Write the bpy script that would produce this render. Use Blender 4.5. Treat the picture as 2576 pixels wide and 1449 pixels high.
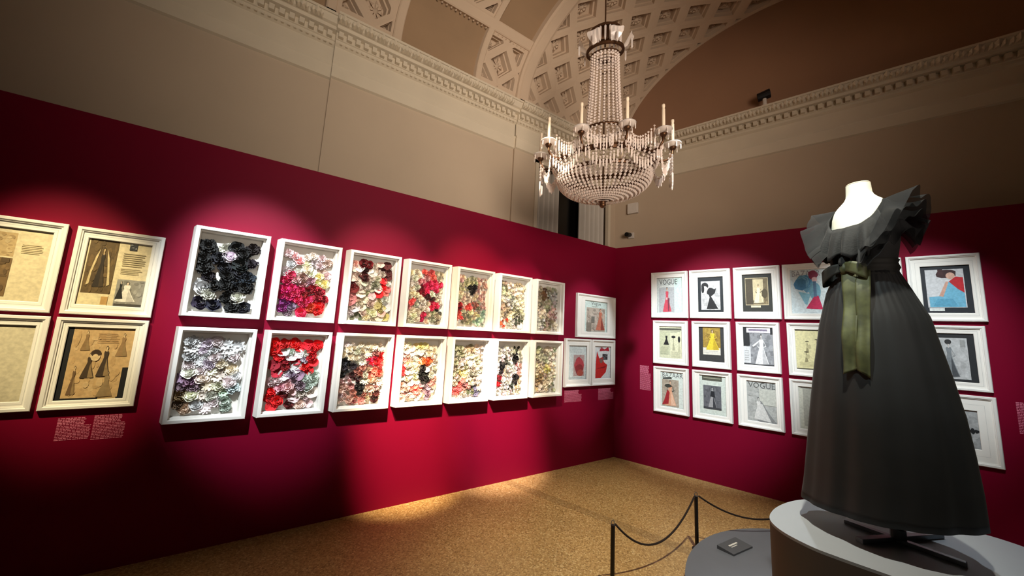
import bpy, math, random
from mathutils import Vector, Matrix

# ------------------------------------------------------------------ clear
for o in list(bpy.data.objects):
    bpy.data.objects.remove(o, do_unlink=True)
scene = bpy.context.scene
COL = scene.collection
PI = math.pi
V = Vector

# ------------------------------------------------------------------ camera
CAM = V((-3.8626, -3.3077, 1.6))
cam_r = V((0.84102, -0.53864, 0.04988)); cam_f = V((0.52928, 0.83817, 0.13132))
cam_f.normalize(); cam_r = (cam_r - cam_f * cam_r.dot(cam_f)).normalized(); cam_u = cam_r.cross(cam_f)
cd = bpy.data.cameras.new('camera'); cam = bpy.data.objects.new('camera', cd); COL.objects.link(cam)
cd.sensor_fit = 'HORIZONTAL'; cd.sensor_width = 36.0; cd.lens = 36.0 * 852.609 / 2576
cd.clip_start = 0.05; cd.clip_end = 60
cam.matrix_world = Matrix(((cam_r.x, cam_u.x, -cam_f.x, CAM.x), (cam_r.y, cam_u.y, -cam_f.y, CAM.y),
                           (cam_r.z, cam_u.z, -cam_f.z, CAM.z), (0, 0, 0, 1)))
scene.camera = cam

# ------------------------------------------------------------------ world + exposure
w = bpy.data.worlds.new('world'); scene.world = w; w.use_nodes = True
w.node_tree.nodes['Background'].inputs[0].default_value = (1.0, 0.72, 0.5, 1)
w.node_tree.nodes['Background'].inputs[1].default_value = 0.012
scene.view_settings.view_transform = 'Standard'; scene.view_settings.look = 'None'
scene.view_settings.exposure = 0.0; scene.view_settings.gamma = 1.0
scene.view_settings.use_curve_mapping = False

# ------------------------------------------------------------------ room axes
DR = V((0.35318, -0.93555, 0)); DR.normalize()      # along the right wall, away from the corner
NR = V((DR.y, -DR.x, 0))                              # right wall normal, into the room
WALL_H = 2.91
DL = DR / abs(DR.y)                                   # depth direction of things hung on the left wall
DW = V((-1, 0, 0)) / abs(NR.x)                        # depth direction of things hung on the right wall
def on_left(s, z, d=0.0):  return V((-s, 0, z)) + DL * d
def on_right(t, z, d=0.0): return DR * t + V((0, 0, z)) + DW * d

# ------------------------------------------------------------------ lamps (exhibition spots on the ceiling track behind the viewer, then added soft fill)
def spot(name, loc, target, watts, col, angle, blend=0.6, size=0.05):
    l = bpy.data.lights.new(name, 'SPOT'); l.energy = watts; l.color = col
    l.spot_size = math.radians(angle); l.spot_blend = blend; l.shadow_soft_size = size
    o = bpy.data.objects.new(name, l); COL.objects.link(o); o.location = loc
    o.rotation_euler = (V(target) - V(loc)).to_track_quat('-Z', 'Y').to_euler()
    return o
COOL = (0.9, 0.97, 1.0); WARM = (1.0, 0.78, 0.5); NEUT = (1.0, 0.9, 0.74); YEL = (1.0, 0.83, 0.5)
spot('track_spot', (-5.7, -2.3, 4.6), on_left(5.08, 1.62), 1100, YEL, 17, 0.8)
spot('track_spot', (-4.9, -2.35, 4.6), on_left(4.08, 1.66), 1450, COOL, 22, 0.7)
spot('track_spot', (-4.1, -2.4, 4.6), on_left(3.1, 1.7), 860, NEUT, 22, 0.7)
spot('track_spot', (-3.7, -2.3, 4.6), on_left(2.85, 0.68), 4000, WARM, 15, 1.0)
spot('track_spot', (-3.5, -2.2, 4.6), on_left(2.1, 1.7), 860, WARM, 22, 0.7)
spot('track_spot', (-3.2, -2.2, 4.6), on_left(1.9, 0.68), 3400, (1.0, 0.8, 0.74), 16, 1.0)
spot('track_spot', (-3.2, -2.2, 4.6), on_left(1.35, 1.62), 760, NEUT, 19, 0.7)
spot('track_spot', (-0.55, -2.6, 4.9), on_left(0.6, 1.5), 560, COOL, 18, 0.5)
spot('track_spot', (-2.35, -3.0, 4.8), on_right(1.15, 1.5), 1500, COOL, 27, 0.7)
spot('track_spot', (-2.1, -3.6, 4.8), on_right(2.75, 1.7), 900, COOL, 23, 0.8)
spot('track_spot', (-3.6, -2.1, 4.6), (-1.5, -2.8, 2.15), 370, (0.88, 1.0, 0.96), 23, 0.8)
spot('track_spot', (0.1, -2.3, 5.4), (-1.4, -2.8, 0.75), 270, COOL, 22, 0.7)
spot('floor_spot', (-2.3, -3.2, 4.9), (-1.5, -1.6, 0.0), 850, (1.0, 0.94, 0.76), 44, 1.0)
spot('bounce_fill', (-3.3, -4.4, 2.9), (-2.6, 0.3, 4.0), 550, (1.0, 0.87, 0.74), 74, 1.0, 1.2)  # this and the next are added fill imitating light bounced around the room
spot('bounce_fill', (-3.0, -5.4, 3.0), (-0.4, 0.0, 4.3), 600, (1.0, 0.83, 0.7), 62, 1.0, 1.2)

# ------------------------------------------------------------------ colours and materials
def lin(c):
    c = c / 255.0
    return c / 12.92 if c <= 0.04045 else ((c + 0.055) / 1.055) ** 2.4
def rgb(r, g, b): return (lin(r), lin(g), lin(b), 1.0)
_m = {}
def mat(name, col, rough=0.6, metal=0.0, vary=0.0, scale=8.0, spec=0.5, bump=0.0, bscale=60.0, trans=0.0, sheen=0.0):
    if name in _m: return _m[name]
    m = bpy.data.materials.new(name); m.use_nodes = True; nt = m.node_tree; b = nt.nodes['Principled BSDF']
    b.inputs['Base Color'].default_value = col; b.inputs['Roughness'].default_value = rough
    b.inputs['Metallic'].default_value = metal; b.inputs['Specular IOR Level'].default_value = spec
    b.inputs['Transmission Weight'].default_value = trans
    b.inputs['Sheen Weight'].default_value = sheen
    if vary or bump:
        tc = nt.nodes.new('ShaderNodeTexCoord')
    if vary:
        n = nt.nodes.new('ShaderNodeTexNoise'); n.inputs['Scale'].default_value = scale; n.inputs['Detail'].default_value = 5
        nt.links.new(tc.outputs['Object'], n.inputs['Vector'])
        r = nt.nodes.new('ShaderNodeMapRange'); r.inputs[1].default_value = 0.25; r.inputs[2].default_value = 0.75
        r.inputs[3].default_value = 1 - vary; r.inputs[4].default_value = 1 + vary
        nt.links.new(n.outputs['Fac'], r.inputs[0])
        x = nt.nodes.new('ShaderNodeVectorMath'); x.operation = 'SCALE'; x.inputs[0].default_value = col[:3]
        nt.links.new(r.outputs[0], x.inputs['Scale']); nt.links.new(x.outputs[0], b.inputs['Base Color'])
    if bump:
        n2 = nt.nodes.new('ShaderNodeTexNoise'); n2.inputs['Scale'].default_value = bscale; n2.inputs['Detail'].default_value = 4
        nt.links.new(tc.outputs['Object'], n2.inputs['Vector'])
        bp = nt.nodes.new('ShaderNodeBump'); bp.inputs['Strength'].default_value = bump; bp.inputs['Distance'].default_value = 0.01
        nt.links.new(n2.outputs['Fac'], bp.inputs['Height']); nt.links.new(bp.outputs[0], b.inputs['Normal'])
    _m[name] = m; return m
M_RED = mat('crimson_paint', rgb(122, 1, 38), 0.55, vary=0.04, scale=1.5, spec=0.15, bump=0.03, bscale=40)
M_PLASTER = mat('warm_plaster', rgb(186, 166, 142), 0.85, vary=0.05, scale=1.2)
M_STUCCO = mat('pale_stucco', rgb(204, 190, 166), 0.8, vary=0.05, scale=3)
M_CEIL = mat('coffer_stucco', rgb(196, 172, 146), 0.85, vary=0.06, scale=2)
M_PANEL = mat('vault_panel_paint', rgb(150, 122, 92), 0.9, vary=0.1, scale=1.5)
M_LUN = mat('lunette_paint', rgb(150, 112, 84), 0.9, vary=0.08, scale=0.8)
M_WHITE = mat('white_lacquer', rgb(240, 238, 232), 0.45, vary=0.02, scale=6)
M_MAT = mat('mat_board', rgb(243, 240, 232), 0.9, vary=0.015, scale=20)
M_BACK = mat('box_backing', rgb(232, 228, 220), 0.9, vary=0.03, scale=12)
M_BLACK = mat('black_fabric', rgb(20, 21, 23), 0.8, vary=0.25, scale=14, sheen=0.06, bump=0.15, bscale=120)
M_SKIRT = mat('black_organza', rgb(23, 25, 28), 0.6, vary=0.2, scale=9, sheen=0.05)
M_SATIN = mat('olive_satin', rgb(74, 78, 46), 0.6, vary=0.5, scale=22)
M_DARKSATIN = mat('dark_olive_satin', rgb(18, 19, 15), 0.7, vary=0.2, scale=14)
M_SHEER = mat('sheer_black_organza', rgb(19, 20, 23), 0.8, vary=0.2, scale=20)
M_SHEER.node_tree.nodes['Principled BSDF'].inputs['Alpha'].default_value = 0.72
M_LINEN = mat('cream_linen', rgb(244, 244, 226), 0.85, vary=0.03, scale=30)
M_IRON = mat('black_iron', rgb(22, 17, 16), 0.4, 0.3, vary=0.1, scale=30)
M_STEEL = mat('stand_steel', rgb(112, 118, 126), 0.35, 0.5, vary=0.08, scale=30)
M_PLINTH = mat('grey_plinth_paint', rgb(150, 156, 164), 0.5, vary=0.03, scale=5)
M_PLINTHSIDE = mat('plinth_side_shade', rgb(78, 70, 66), 0.6, vary=0.05, scale=5)  # unlit side of the grey plinth, its shade put into the colour
M_DISC = mat('grey_platform_paint', rgb(98, 102, 112), 0.55, vary=0.04, scale=6)
M_ROPE = mat('dark_rope', rgb(34, 20, 16), 0.9, vary=0.2, scale=80)
M_CURT = mat('pale_curtain', rgb(196, 188, 176), 0.9, vary=0.04, scale=6)
M_NIGHT = mat('dark_pane', rgb(8, 7, 7), 0.2)
M_WAX = mat('candle_wax', rgb(232, 212, 184), 0.55, vary=0.04, scale=20)
M_BRONZE = mat('aged_bronze', rgb(96, 66, 44), 0.4, 0.8, vary=0.15, scale=30)
M_CRYSTAL = mat('crystal', rgb(250, 234, 222), 0.12, spec=0.9, trans=0.25)
M_PRISM = mat('clear_prism', rgb(250, 238, 228), 0.07, spec=0.9, trans=0.5)
M_VINYL = mat('pink_vinyl', rgb(222, 122, 150), 0.6, vary=0.05, scale=40)
M_SIGN = mat('grey_sign', rgb(72, 74, 80), 0.5, vary=0.04, scale=20)
M_GREYBOX = mat('white_plastic', rgb(206, 196, 184), 0.5, vary=0.03, scale=20)
M_BLKPL = mat('black_plastic', rgb(20, 18, 18), 0.35, vary=0.05, scale=20)

def print_material():
    m = bpy.data.materials.new('printed_paper'); m.use_nodes = True; nt = m.node_tree; b = nt.nodes['Principled BSDF']
    a = nt.nodes.new('ShaderNodeVertexColor'); a.layer_name = 'tint'
    tc = nt.nodes.new('ShaderNodeTexCoord')
    n = nt.nodes.new('ShaderNodeTexNoise'); n.inputs['Scale'].default_value = 55; n.inputs['Detail'].default_value = 6
    nt.links.new(tc.outputs['Object'], n.inputs['Vector'])
    r = nt.nodes.new('ShaderNodeMapRange'); r.inputs[1].default_value = 0.3; r.inputs[2].default_value = 0.7
    r.inputs[3].default_value = 0.82; r.inputs[4].default_value = 1.1
    nt.links.new(n.outputs['Fac'], r.inputs[0])
    x = nt.nodes.new('ShaderNodeVectorMath'); x.operation = 'SCALE'
    nt.links.new(a.outputs['Color'], x.inputs[0]); nt.links.new(r.outputs[0], x.inputs['Scale'])
    nt.links.new(x.outputs[0], b.inputs['Base Color']); b.inputs['Roughness'].default_value = 0.6
    return m
M_PRINT = print_material()

def floor_material():
    m = bpy.data.materials.new('terrazzo'); m.use_nodes = True; nt = m.node_tree; b = nt.nodes['Principled BSDF']
    tc = nt.nodes.new('ShaderNodeTexCoord')
    vo = nt.nodes.new('ShaderNodeTexVoronoi'); vo.inputs['Scale'].default_value = 110
    nt.links.new(tc.outputs['Object'], vo.inputs['Vector'])
    cr = nt.nodes.new('ShaderNodeValToRGB'); e = cr.color_ramp.elements
    sep = nt.nodes.new('ShaderNodeSeparateColor'); nt.links.new(vo.outputs['Color'], sep.inputs[0])
    nt.links.new(sep.outputs[0], cr.inputs[0])
    e[0].position = 0.0; e[0].color = rgb(134, 102, 56); e[1].position = 1.0; e[1].color = rgb(208, 180, 128)
    e2 = cr.color_ramp.elements.new(0.25); e2.color = rgb(166, 132, 80)
    e3 = cr.color_ramp.elements.new(0.75); e3.color = rgb(184, 148, 94)
    n = nt.nodes.new('ShaderNodeTexNoise'); n.inputs['Scale'].default_value = 1.4; n.inputs['Detail'].default_value = 4
    nt.links.new(tc.outputs['Object'], n.inputs['Vector'])
    r = nt.nodes.new('ShaderNodeMapRange'); r.inputs[1].default_value = 0.3; r.inputs[2].default_value = 0.7
    r.inputs[3].default_value = 0.86; r.inputs[4].default_value = 1.1
    nt.links.new(n.outputs['Fac'], r.inputs[0])
    # shadow edge painted into the floor colour as a darker band, parallel to the right wall
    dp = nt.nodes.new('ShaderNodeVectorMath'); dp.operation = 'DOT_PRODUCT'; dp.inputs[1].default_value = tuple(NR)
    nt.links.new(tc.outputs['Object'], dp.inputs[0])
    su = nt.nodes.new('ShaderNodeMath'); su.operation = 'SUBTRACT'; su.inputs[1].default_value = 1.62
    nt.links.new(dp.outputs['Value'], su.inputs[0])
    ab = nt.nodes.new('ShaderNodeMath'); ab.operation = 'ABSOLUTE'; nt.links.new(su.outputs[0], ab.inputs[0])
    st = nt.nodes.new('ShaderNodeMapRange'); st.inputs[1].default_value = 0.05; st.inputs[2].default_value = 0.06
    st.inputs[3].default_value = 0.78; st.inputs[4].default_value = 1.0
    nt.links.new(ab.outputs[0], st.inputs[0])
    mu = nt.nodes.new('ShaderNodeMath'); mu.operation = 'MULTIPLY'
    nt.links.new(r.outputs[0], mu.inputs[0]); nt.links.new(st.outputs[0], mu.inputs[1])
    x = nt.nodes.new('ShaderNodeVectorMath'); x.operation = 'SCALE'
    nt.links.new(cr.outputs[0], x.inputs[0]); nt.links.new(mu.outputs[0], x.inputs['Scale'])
    nt.links.new(x.outputs[0], b.inputs['Base Color']); b.inputs['Roughness'].default_value = 0.38
    return m
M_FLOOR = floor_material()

# ------------------------------------------------------------------ mesh helpers
class MB:
    def __init__(s): s.v = []; s.f = []; s.mi = []; s.c = []; s.k = 0
    def add(s, verts, faces, col=None):
        n = len(s.v); s.v += [tuple(p) for p in verts]
        for f in faces: s.f.append([n + i for i in f]); s.mi.append(s.k); s.c.append(col)
    def box(s, o, ax, ay, az):
        o, ax, ay, az = V(o), V(ax), V(ay), V(az)
        p = [o, o + ax, o + ax + ay, o + ay]; p += [q + az for q in p]
        s.add(p, [(0, 3, 2, 1), (4, 5, 6, 7), (0, 1, 5, 4), (1, 2, 6, 5), (2, 3, 7, 6), (3, 0, 4, 7)])
    def tube(s, pts, r, n=8, caps=True):
        pts = [V(p) for p in pts]; rs = r if isinstance(r, (list, tuple)) else [r] * len(pts)
        vs = []; fs = []; up = None
        for i, p in enumerate(pts):
            t = (pts[min(i + 1, len(pts) - 1)] - pts[max(i - 1, 0)]).normalized()
            if up is None:
                up = V((0, 0, 1)) if abs(t.z) < 0.9 else V((1, 0, 0))
            a = t.cross(up).normalized(); b = a.cross(t).normalized(); up = b
            vs += [p + (a * math.cos(2 * PI * k / n) + b * math.sin(2 * PI * k / n)) * rs[i] for k in range(n)]
        for i in range(len(pts) - 1):
            for k in range(n):
                fs.append((i * n + k, i * n + (k + 1) % n, (i + 1) * n + (k + 1) % n, (i + 1) * n + k))
        if caps:
            fs.append(tuple(range(n - 1, -1, -1))); fs.append(tuple((len(pts) - 1) * n + k for k in range(n)))
        s.add(vs, fs)
    def grid(s, P, nu, nv, wrap=False):
        vs = [P(i, j) for j in range(nv) for i in range(nu)]; fs = []
        for j in range(nv - 1):
            for i in range(nu if wrap else nu - 1):
                a = j * nu + i; b = j * nu + (i + 1) % nu
                fs.append((a, b, b + nu, a + nu))
        s.add(vs, fs)
    def lathe(s, prof, n=24, c=(0, 0, 0), ax=V((1, 0, 0)), ay=V((0, 1, 0))):
        c = V(c)
        def P(i, j):
            r, z = prof[j]; a = 2 * PI * i / n
            return c + ax * (r * math.cos(a)) + ay * (r * math.sin(a)) + V((0, 0, z))
        s.grid(P, n, len(prof), True)
    def build(s, name, mats, parent=None, origin=None, smooth=False):
        me = bpy.data.meshes.new(name)
        org = V(origin) if origin is not None else V((0, 0, 0))
        me.from_pydata([tuple(V(p) - org) for p in s.v], [], s.f)
        for m in (mats if isinstance(mats, (list, tuple)) else [mats]): me.materials.append(m)
        if any(s.mi): me.polygons.foreach_set('material_index', s.mi)
        if smooth: me.polygons.foreach_set('use_smooth', [True] * len(s.f))
        if any(c is not None for c in s.c):
            at = me.color_attributes.new('tint', 'FLOAT_COLOR', 'CORNER')
            for p in me.polygons:
                c = s.c[p.index] or (1, 1, 1, 1)
                for li in p.loop_indices: at.data[li].color = c
        me.update()
        o = bpy.data.objects.new(name, me); COL.objects.link(o)
        if parent is not None: o.parent = parent; o.location = org - world_of(parent)
        else: o.location = org
        return o
def world_of(o):
    p = V(o.location)
    while o.parent is not None: o = o.parent; p += V(o.location)
    return p
def tag(o, label=None, cat=None, group=None, kind=None):
    if label: o['label'] = label
    if cat: o['category'] = cat
    if group: o['group'] = group
    if kind: o['kind'] = kind
    return o
def empty(name, loc, label, cat, group=None):
    o = bpy.data.objects.new(name, None); COL.objects.link(o); o.location = loc; o.empty_display_size = 0.05
    return tag(o, label, cat, group)
def bevel(o, wdt, seg=2):
    b = o.modifiers.new('bevel', 'BEVEL'); b.width = wdt; b.segments = seg; b.limit_method = 'ANGLE'
    return o
def interp(tab, x):
    if x <= tab[0][0]: return tab[0][1]
    for (x0, y0), (x1, y1) in zip(tab, tab[1:]):
        if x <= x1: return y0 + (y1 - y0) * (x - x0) / (x1 - x0)
    return tab[-1][1]

# ------------------------------------------------------------------ setting: floor and red partition walls
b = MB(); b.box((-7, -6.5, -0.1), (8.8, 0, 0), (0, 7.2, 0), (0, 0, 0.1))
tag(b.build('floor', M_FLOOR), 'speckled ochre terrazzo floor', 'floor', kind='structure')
b = MB(); b.box((-6.8, 0, 0), (6.8 + 0.04, 0, 0), (0, 0.1, 0), (0, 0, WALL_H))
tag(b.build('wall_left', M_RED), 'crimson partition wall hung with the deep flower boxes', 'wall', kind='structure')
b = MB(); b.box((0, 0, 0), DR * 5.2, -NR * 0.1, (0, 0, WALL_H))
tag(b.build('wall_right', M_RED), 'crimson partition wall behind the black dress', 'wall', kind='structure')

# ------------------------------------------------------------------ setting: the old plaster walls above
Y0, Y1, Y2 = 0.33, 0.29, 0.26        # the wall steps forward twice towards the corner
SA, SB = 3.83, 1.68
ER = -0.35
xc = (ER - NR.y * Y2) / NR.x         # corner of the plaster walls
W0, W1, WT = 1.335, -0.14, 3.97      # window opening
b = MB()
b.box((-6.8, Y0, 0), (6.8 - SA, 0, 0), (0, 0.3, 0), (0, 0, 4.7))
b.box((-SA, Y1, 0), (SA - SB, 0, 0), (0, 0.34, 0), (0, 0, 4.7))
b.box((-SB, Y2, 0), (SB - W0, 0, 0), (0, 0.37, 0), (0, 0, 4.7))
b.box((-W0, Y2, 0), (W0 - W1, 0, 0), (0, 0.37, 0), (0, 0, 2.0))
b.box((-W0, Y2, WT), (W0 - W1, 0, 0), (0, 0.37, 0), (0, 0, 4.7 - WT))
b.box((-W1, Y2, 0), (xc + W1 + 0.05, 0, 0), (0, 0.37, 0), (0, 0, 4.7))
tag(b.build('wall_north', M_PLASTER), 'beige plaster wall above the left crimson partition', 'wall', kind='structure')
b = MB(); c0 = NR * ER + DR * 0
c0 = V((xc, Y2, 0))
b.box(c0 - DR * 0.3, DR * 6.3, -NR * 0.25, (0, 0, 4.7))
tag(b.build('wall_east', M_PLASTER), 'beige plaster wall above the right crimson partition', 'wall', kind='structure')

# vault section: half ellipse from the left springing, running parallel to the right wall
VA, VB, VZ, VE = 2.1, 1.5, 4.60, 0.15
def vault(s, th, d=0.0):
    wv = VA - (VA + d) * math.cos(th); z = VZ + (VB + d) * math.sin(th)
    return V((-s, VE, z)) + DR * wv
ARC = [0.0]; NTH = 900
for i in range(NTH):
    t0, t1 = PI * i / NTH, PI * (i + 1) / NTH
    ARC.append(ARC[-1] + math.hypot(VA * (math.cos(t0) - math.cos(t1)), VB * (math.sin(t1) - math.sin(t0))))
def th_of(a):
    import bisect
    i = max(1, min(NTH, bisect.bisect_left(ARC, a)))
    f = (a - ARC[i - 1]) / (ARC[i] - ARC[i - 1]); return PI * (i - 1 + f) / NTH
AMAX = ARC[-1]
def va(s, a, d=0.0): return vault(s, th_of(max(0, min(AMAX, a))), d)
SE = -0.317                            # where the vault meets the end wall
# lunette on the end wall
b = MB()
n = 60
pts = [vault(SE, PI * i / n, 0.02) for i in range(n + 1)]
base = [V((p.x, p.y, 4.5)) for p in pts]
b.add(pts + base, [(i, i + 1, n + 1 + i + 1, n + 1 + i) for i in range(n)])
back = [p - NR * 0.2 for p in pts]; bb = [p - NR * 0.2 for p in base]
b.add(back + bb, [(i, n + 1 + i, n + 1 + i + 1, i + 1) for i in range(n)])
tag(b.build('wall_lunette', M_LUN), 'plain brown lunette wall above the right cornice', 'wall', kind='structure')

# ceiling: raised bands, coffers, rosettes, plain panels
cb = MB()
def patch(s0, s1, a0, a1, d, ns=2, na=None, mi=0):
    na = na or max(2, int((a1 - a0) / 0.06) + 1)
    cb.k = mi
    cb.grid(lambda i, j: va(s0 + (s1 - s0) * i / (ns - 1), a0 + (a1 - a0) * j / (na - 1), d), ns, na); cb.k = 0
def ridge(s0, s1, a0, a1, prof_axis, prof):
    # moulding: profile across s (axis 's') or across arc (axis 'a'); prof = [(frac, depth)] depth<0 = towards the room
    if prof_axis == 's':
        na = max(2, int((a1 - a0) / 0.05) + 1)
        cb.grid(lambda i, j: va(s0 + (s1 - s0) * prof[i][0], a0 + (a1 - a0) * j / (na - 1), prof[i][1]), len(prof), na)
    else:
        ns = max(2, int(abs(s1 - s0) / 0.2) + 1)
        cb.grid(lambda i, j: va(s0 + (s1 - s0) * j / (ns - 1), a0 + (a1 - a0) * prof[i][0], prof[i][1]), len(prof), ns)
RIBP = [(0, 0.05), (0.0, -0.035), (0.14, -0.045), (0.2, -0.06), (0.8, -0.06), (0.86, -0.045), (1, -0.035), (1, 0.05)]
BANDP = [(0, 0.05), (0.0, -0.012), (0.12, -0.02), (0.88, -0.02), (1, -0.012), (1, 0.05)]
def clip_poly(poly, s0, s1, a0, a1):
    def cut(ps, f):
        out = []
        for i in range(len(ps)):
            p, q = ps[i], ps[(i + 1) % len(ps)]; fp, fq = f(p), f(q)
            if fp >= 0: out.append(p)
            if (fp >= 0) != (fq >= 0):
                t = fp / (fp - fq); out.append((p[0] + (q[0] - p[0]) * t, p[1] + (q[1] - p[1]) * t))
        return out
    for f in (lambda p: p[0] - s0, lambda p: s1 - p[0], lambda p: p[1] - a0, lambda p: a1 - p[1]):
        poly = cut(poly, f)
        if len(poly) < 3: return []
    return poly
def shrink(poly, k):
    cx_ = sum(p[0] for p in poly) / len(poly); cy_ = sum(p[1] for p in poly) / len(poly)
    return [(cx_ + (p[0] - cx_) * k, cy_ + (p[1] - cy_) * k) for p in poly]
def coffers(s0, s1, a0, a1, hs, ha, os_, oa, fade=None):
    """diamond lattice of half-widths hs, ha centred on (os_, oa); ribs of the lattice stay at depth 0"""
    i0 = int((s0 - os_) / hs) - 2; i1 = int((s1 - os_) / hs) + 2
    j0 = int((a0 - oa) / ha) - 2; j1 = int((a1 - oa) / ha) + 2
    for i in range(i0, i1 + 1):
        for j in range(j0, j1 + 1):
            if (i + j) % 2: continue
            cs, ca = os_ + i * hs, oa + j * ha
            cell = clip_poly([(cs - hs, ca), (cs, ca - ha), (cs + hs, ca), (cs, ca + ha)], s0, s1, a0, a1)
            if len(cell) < 3: continue
            ar = 0
            for q in range(len(cell)):
                ar += cell[q][0] * cell[(q + 1) % len(cell)][1] - cell[(q + 1) % len(cell)][0] * cell[q][1]
            if ar < 0: cell = cell[::-1]
            full = abs(ar) / 2 > 1.9 * hs * ha
            # inner opening: clip of a smaller diamond, inset from the edges of the field
            k = 0.66
            inn = clip_poly([(cs - hs * k, ca), (cs, ca - ha * k), (cs + hs * k, ca), (cs, ca + ha * k)], s0 + 0.035, s1 - 0.035, a0 + 0.03, a1 - 0.03)
            if len(inn) < 3 or len(inn) != len(cell) and not full:
                inn2 = shrink(cell, 0.6)
            else: inn2 = inn
            if len(inn2) != len(cell): inn2 = shrink(cell, 0.62)
            if full is False: inn2 = shrink(cell, 0.62)
            ar2 = sum(inn2[q][0] * inn2[(q + 1) % len(inn2)][1] - inn2[(q + 1) % len(inn2)][0] * inn2[q][1] for q in range(len(inn2)))
            if ar2 < 0: inn2 = inn2[::-1]
            f = fade(cs, ca) if fade else 1.0
            if f <= 0.02:
                m_ = len(cell); cb.add([va(p[0], p[1]) for p in cell], [tuple(range(m_))]); continue
            L = [(cell, 0.0), (inn2, 0.0), (inn2, 0.055 * f), (shrink(inn2, 0.86), 0.055 * f), (shrink(inn2, 0.86), 0.12 * f)]
            m_ = len(cell)
            for (pa, da), (pb, db) in zip(L, L[1:]):
                vs = [va(p[0], p[1], da) for p in pa] + [va(p[0], p[1], db) for p in pb]
                cb.add(vs, [(q, (q + 1) % m_, m_ + (q + 1) % m_, m_ + q) for q in range(m_)])
            fl = shrink(inn2, 0.86)
            cb.add([va(p[0], p[1], 0.12 * f) for p in fl], [tuple(range(m_))])
            # rosette: ring of raised petals
            rs, ra = (hs * 0.42, ha * 0.42) if full else (hs * 0.2, ha * 0.2)
            ccs = sum(p[0] for p in fl) / m_; cca = sum(p[1] for p in fl) / m_
            for q in range(8):
                a_ = 2 * PI * q / 8
                ps = [(ccs, cca, 0.09), (ccs + rs * .55 * math.cos(a_ - .3), cca + ra * .55 * math.sin(a_ - .3), 0.075),
                      (ccs + rs * math.cos(a_), cca + ra * math.sin(a_), 0.115),
                      (ccs + rs * .55 * math.cos(a_ + .3), cca + ra * .55 * math.sin(a_ + .3), 0.075)]
                cb.add([va(p[0], p[1], p[2] * f) for p in ps], [(0, 1, 2, 3)])
            for q in range(6):
                a0_, a1_ = 2 * PI * q / 6, 2 * PI * (q + 1) / 6
                cb.add([va(ccs, cca, 0.05 * f)] + [va(ccs + rs * .3 * math.cos(x), cca + ra * .3 * math.sin(x), 0.08 * f) for x in (a0_, a1_)], [(0, 1, 2)])
def fade(s, a):
    # the relief of the end bay grows flat towards the middle of the lunette
    return 1.0
R0, R1 = 1.60, 1.78
ridge(R0, R1, 0.0, AMAX, 's', RIBP)
coffers(SE + 0.02, R0, 0.06, 3.4, 0.2345, 0.2475, 1.415, 0.38)
patch(SE, SE + 0.02, 0, AMAX, 0.0); patch(SE, R0, 0.0, 0.06, 0.0); patch(SE, R0, 3.4, AMAX, 0.0, 6, 80)
STR0, STR1 = 0.64, 0.76               # the strip that runs along the vault
B2a, B2b = 1.78, 2.36
coffers(B2a, B2b, 0.05, STR0, 0.235, 0.265, 2.05, 0.34)
patch(B2a, B2b, 0, 0.05, 0.0)
ridge(B2b, B2b - 0.07, 0.0, 3.4, 's', BANDP)
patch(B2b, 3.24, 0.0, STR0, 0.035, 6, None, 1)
for s_ in (3.24,):
    ridge(s_ - 0.0, s_ + 0.09, 0.0, 3.4, 's', BANDP)
coffers(3.33, 3.86, 0.05, STR0, 0.235, 0.265, 3.52, 0.30)
patch(3.33, 3.86, 0, 0.05, 0.0)
ridge(3.86, 3.95, 0.0, 3.4, 's', BANDP)
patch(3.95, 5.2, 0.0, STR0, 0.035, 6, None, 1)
ridge(R1, 6.4, STR0, STR1, 'a', BANDP)
# small studs along the strip
for q in range(60):
    s_ = 1.84 + q * 0.055
    if s_ > 5: break
    cb.add([va(s_ + dx, 0.625 + dy, dd) for dx, dy, dd in ((-.014, 0, .0), (0, -.014, .0), (.014, 0, .0), (0, .014, .0), (0, 0, -.016))], [(0, 1, 4), (1, 2, 4), (2, 3, 4), (3, 0, 4)])
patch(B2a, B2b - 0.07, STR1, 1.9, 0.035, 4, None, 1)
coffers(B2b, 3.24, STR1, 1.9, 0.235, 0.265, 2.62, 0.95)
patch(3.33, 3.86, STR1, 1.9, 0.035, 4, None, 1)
coffers(3.95, 5.2, STR1, 1.9, 0.235, 0.265, 4.2, 0.95)
ridge(R1, 6.4, 1.9, 2.02, 'a', BANDP)
patch(R1, 6.8, 2.02, AMAX, 0.0, 8, 60)
patch(5.2, 6.8, 0.0, 1.9, 0.0, 6, 40)
tag(cb.build('ceiling', [M_CEIL, M_PANEL]), 'stuccoed barrel vault with diamond coffers and ribs', 'ceiling', kind='structure')

# cornices
PROF = [(0.0, 4.005), (0.028, 4.015), (0.034, 4.14), (0.042, 4.150), (0.042, 4.172), (0.018, 4.18), (0.018, 4.345), (0.05, 4.365), (0.05, 4.392),
        (0.062, 4.397), (0.062, 4.462), (0.118, 4.472), (0.122, 4.502), (0.15, 4.512), (0.178, 4.545), (0.188, 4.56), (0.2, 4.562), (0.2, 4.586), (-0.05, 4.60)]
def corner(yl, p):
    y = yl - p; x = (ER + p - NR.y * y) / NR.x
    return x, y
lb = MB()
def run_left(s0, s1, yl, mitre):
    A_ = []; B_ = []
    for p, z in PROF:
        A_.append(V((-s0, yl - p, z)))
        if mitre: x, y = corner(yl, p); B_.append(V((x, y, z)))
        else: B_.append(V((-s1, yl - p, z)))
    n_ = len(PROF); lb.add(A_ + B_, [(i, i + 1, n_ + i + 1, n_ + i) for i in range(n_ - 1)] + [tuple(range(n_))[::-1], tuple(range(n_, 2 * n_))])
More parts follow.
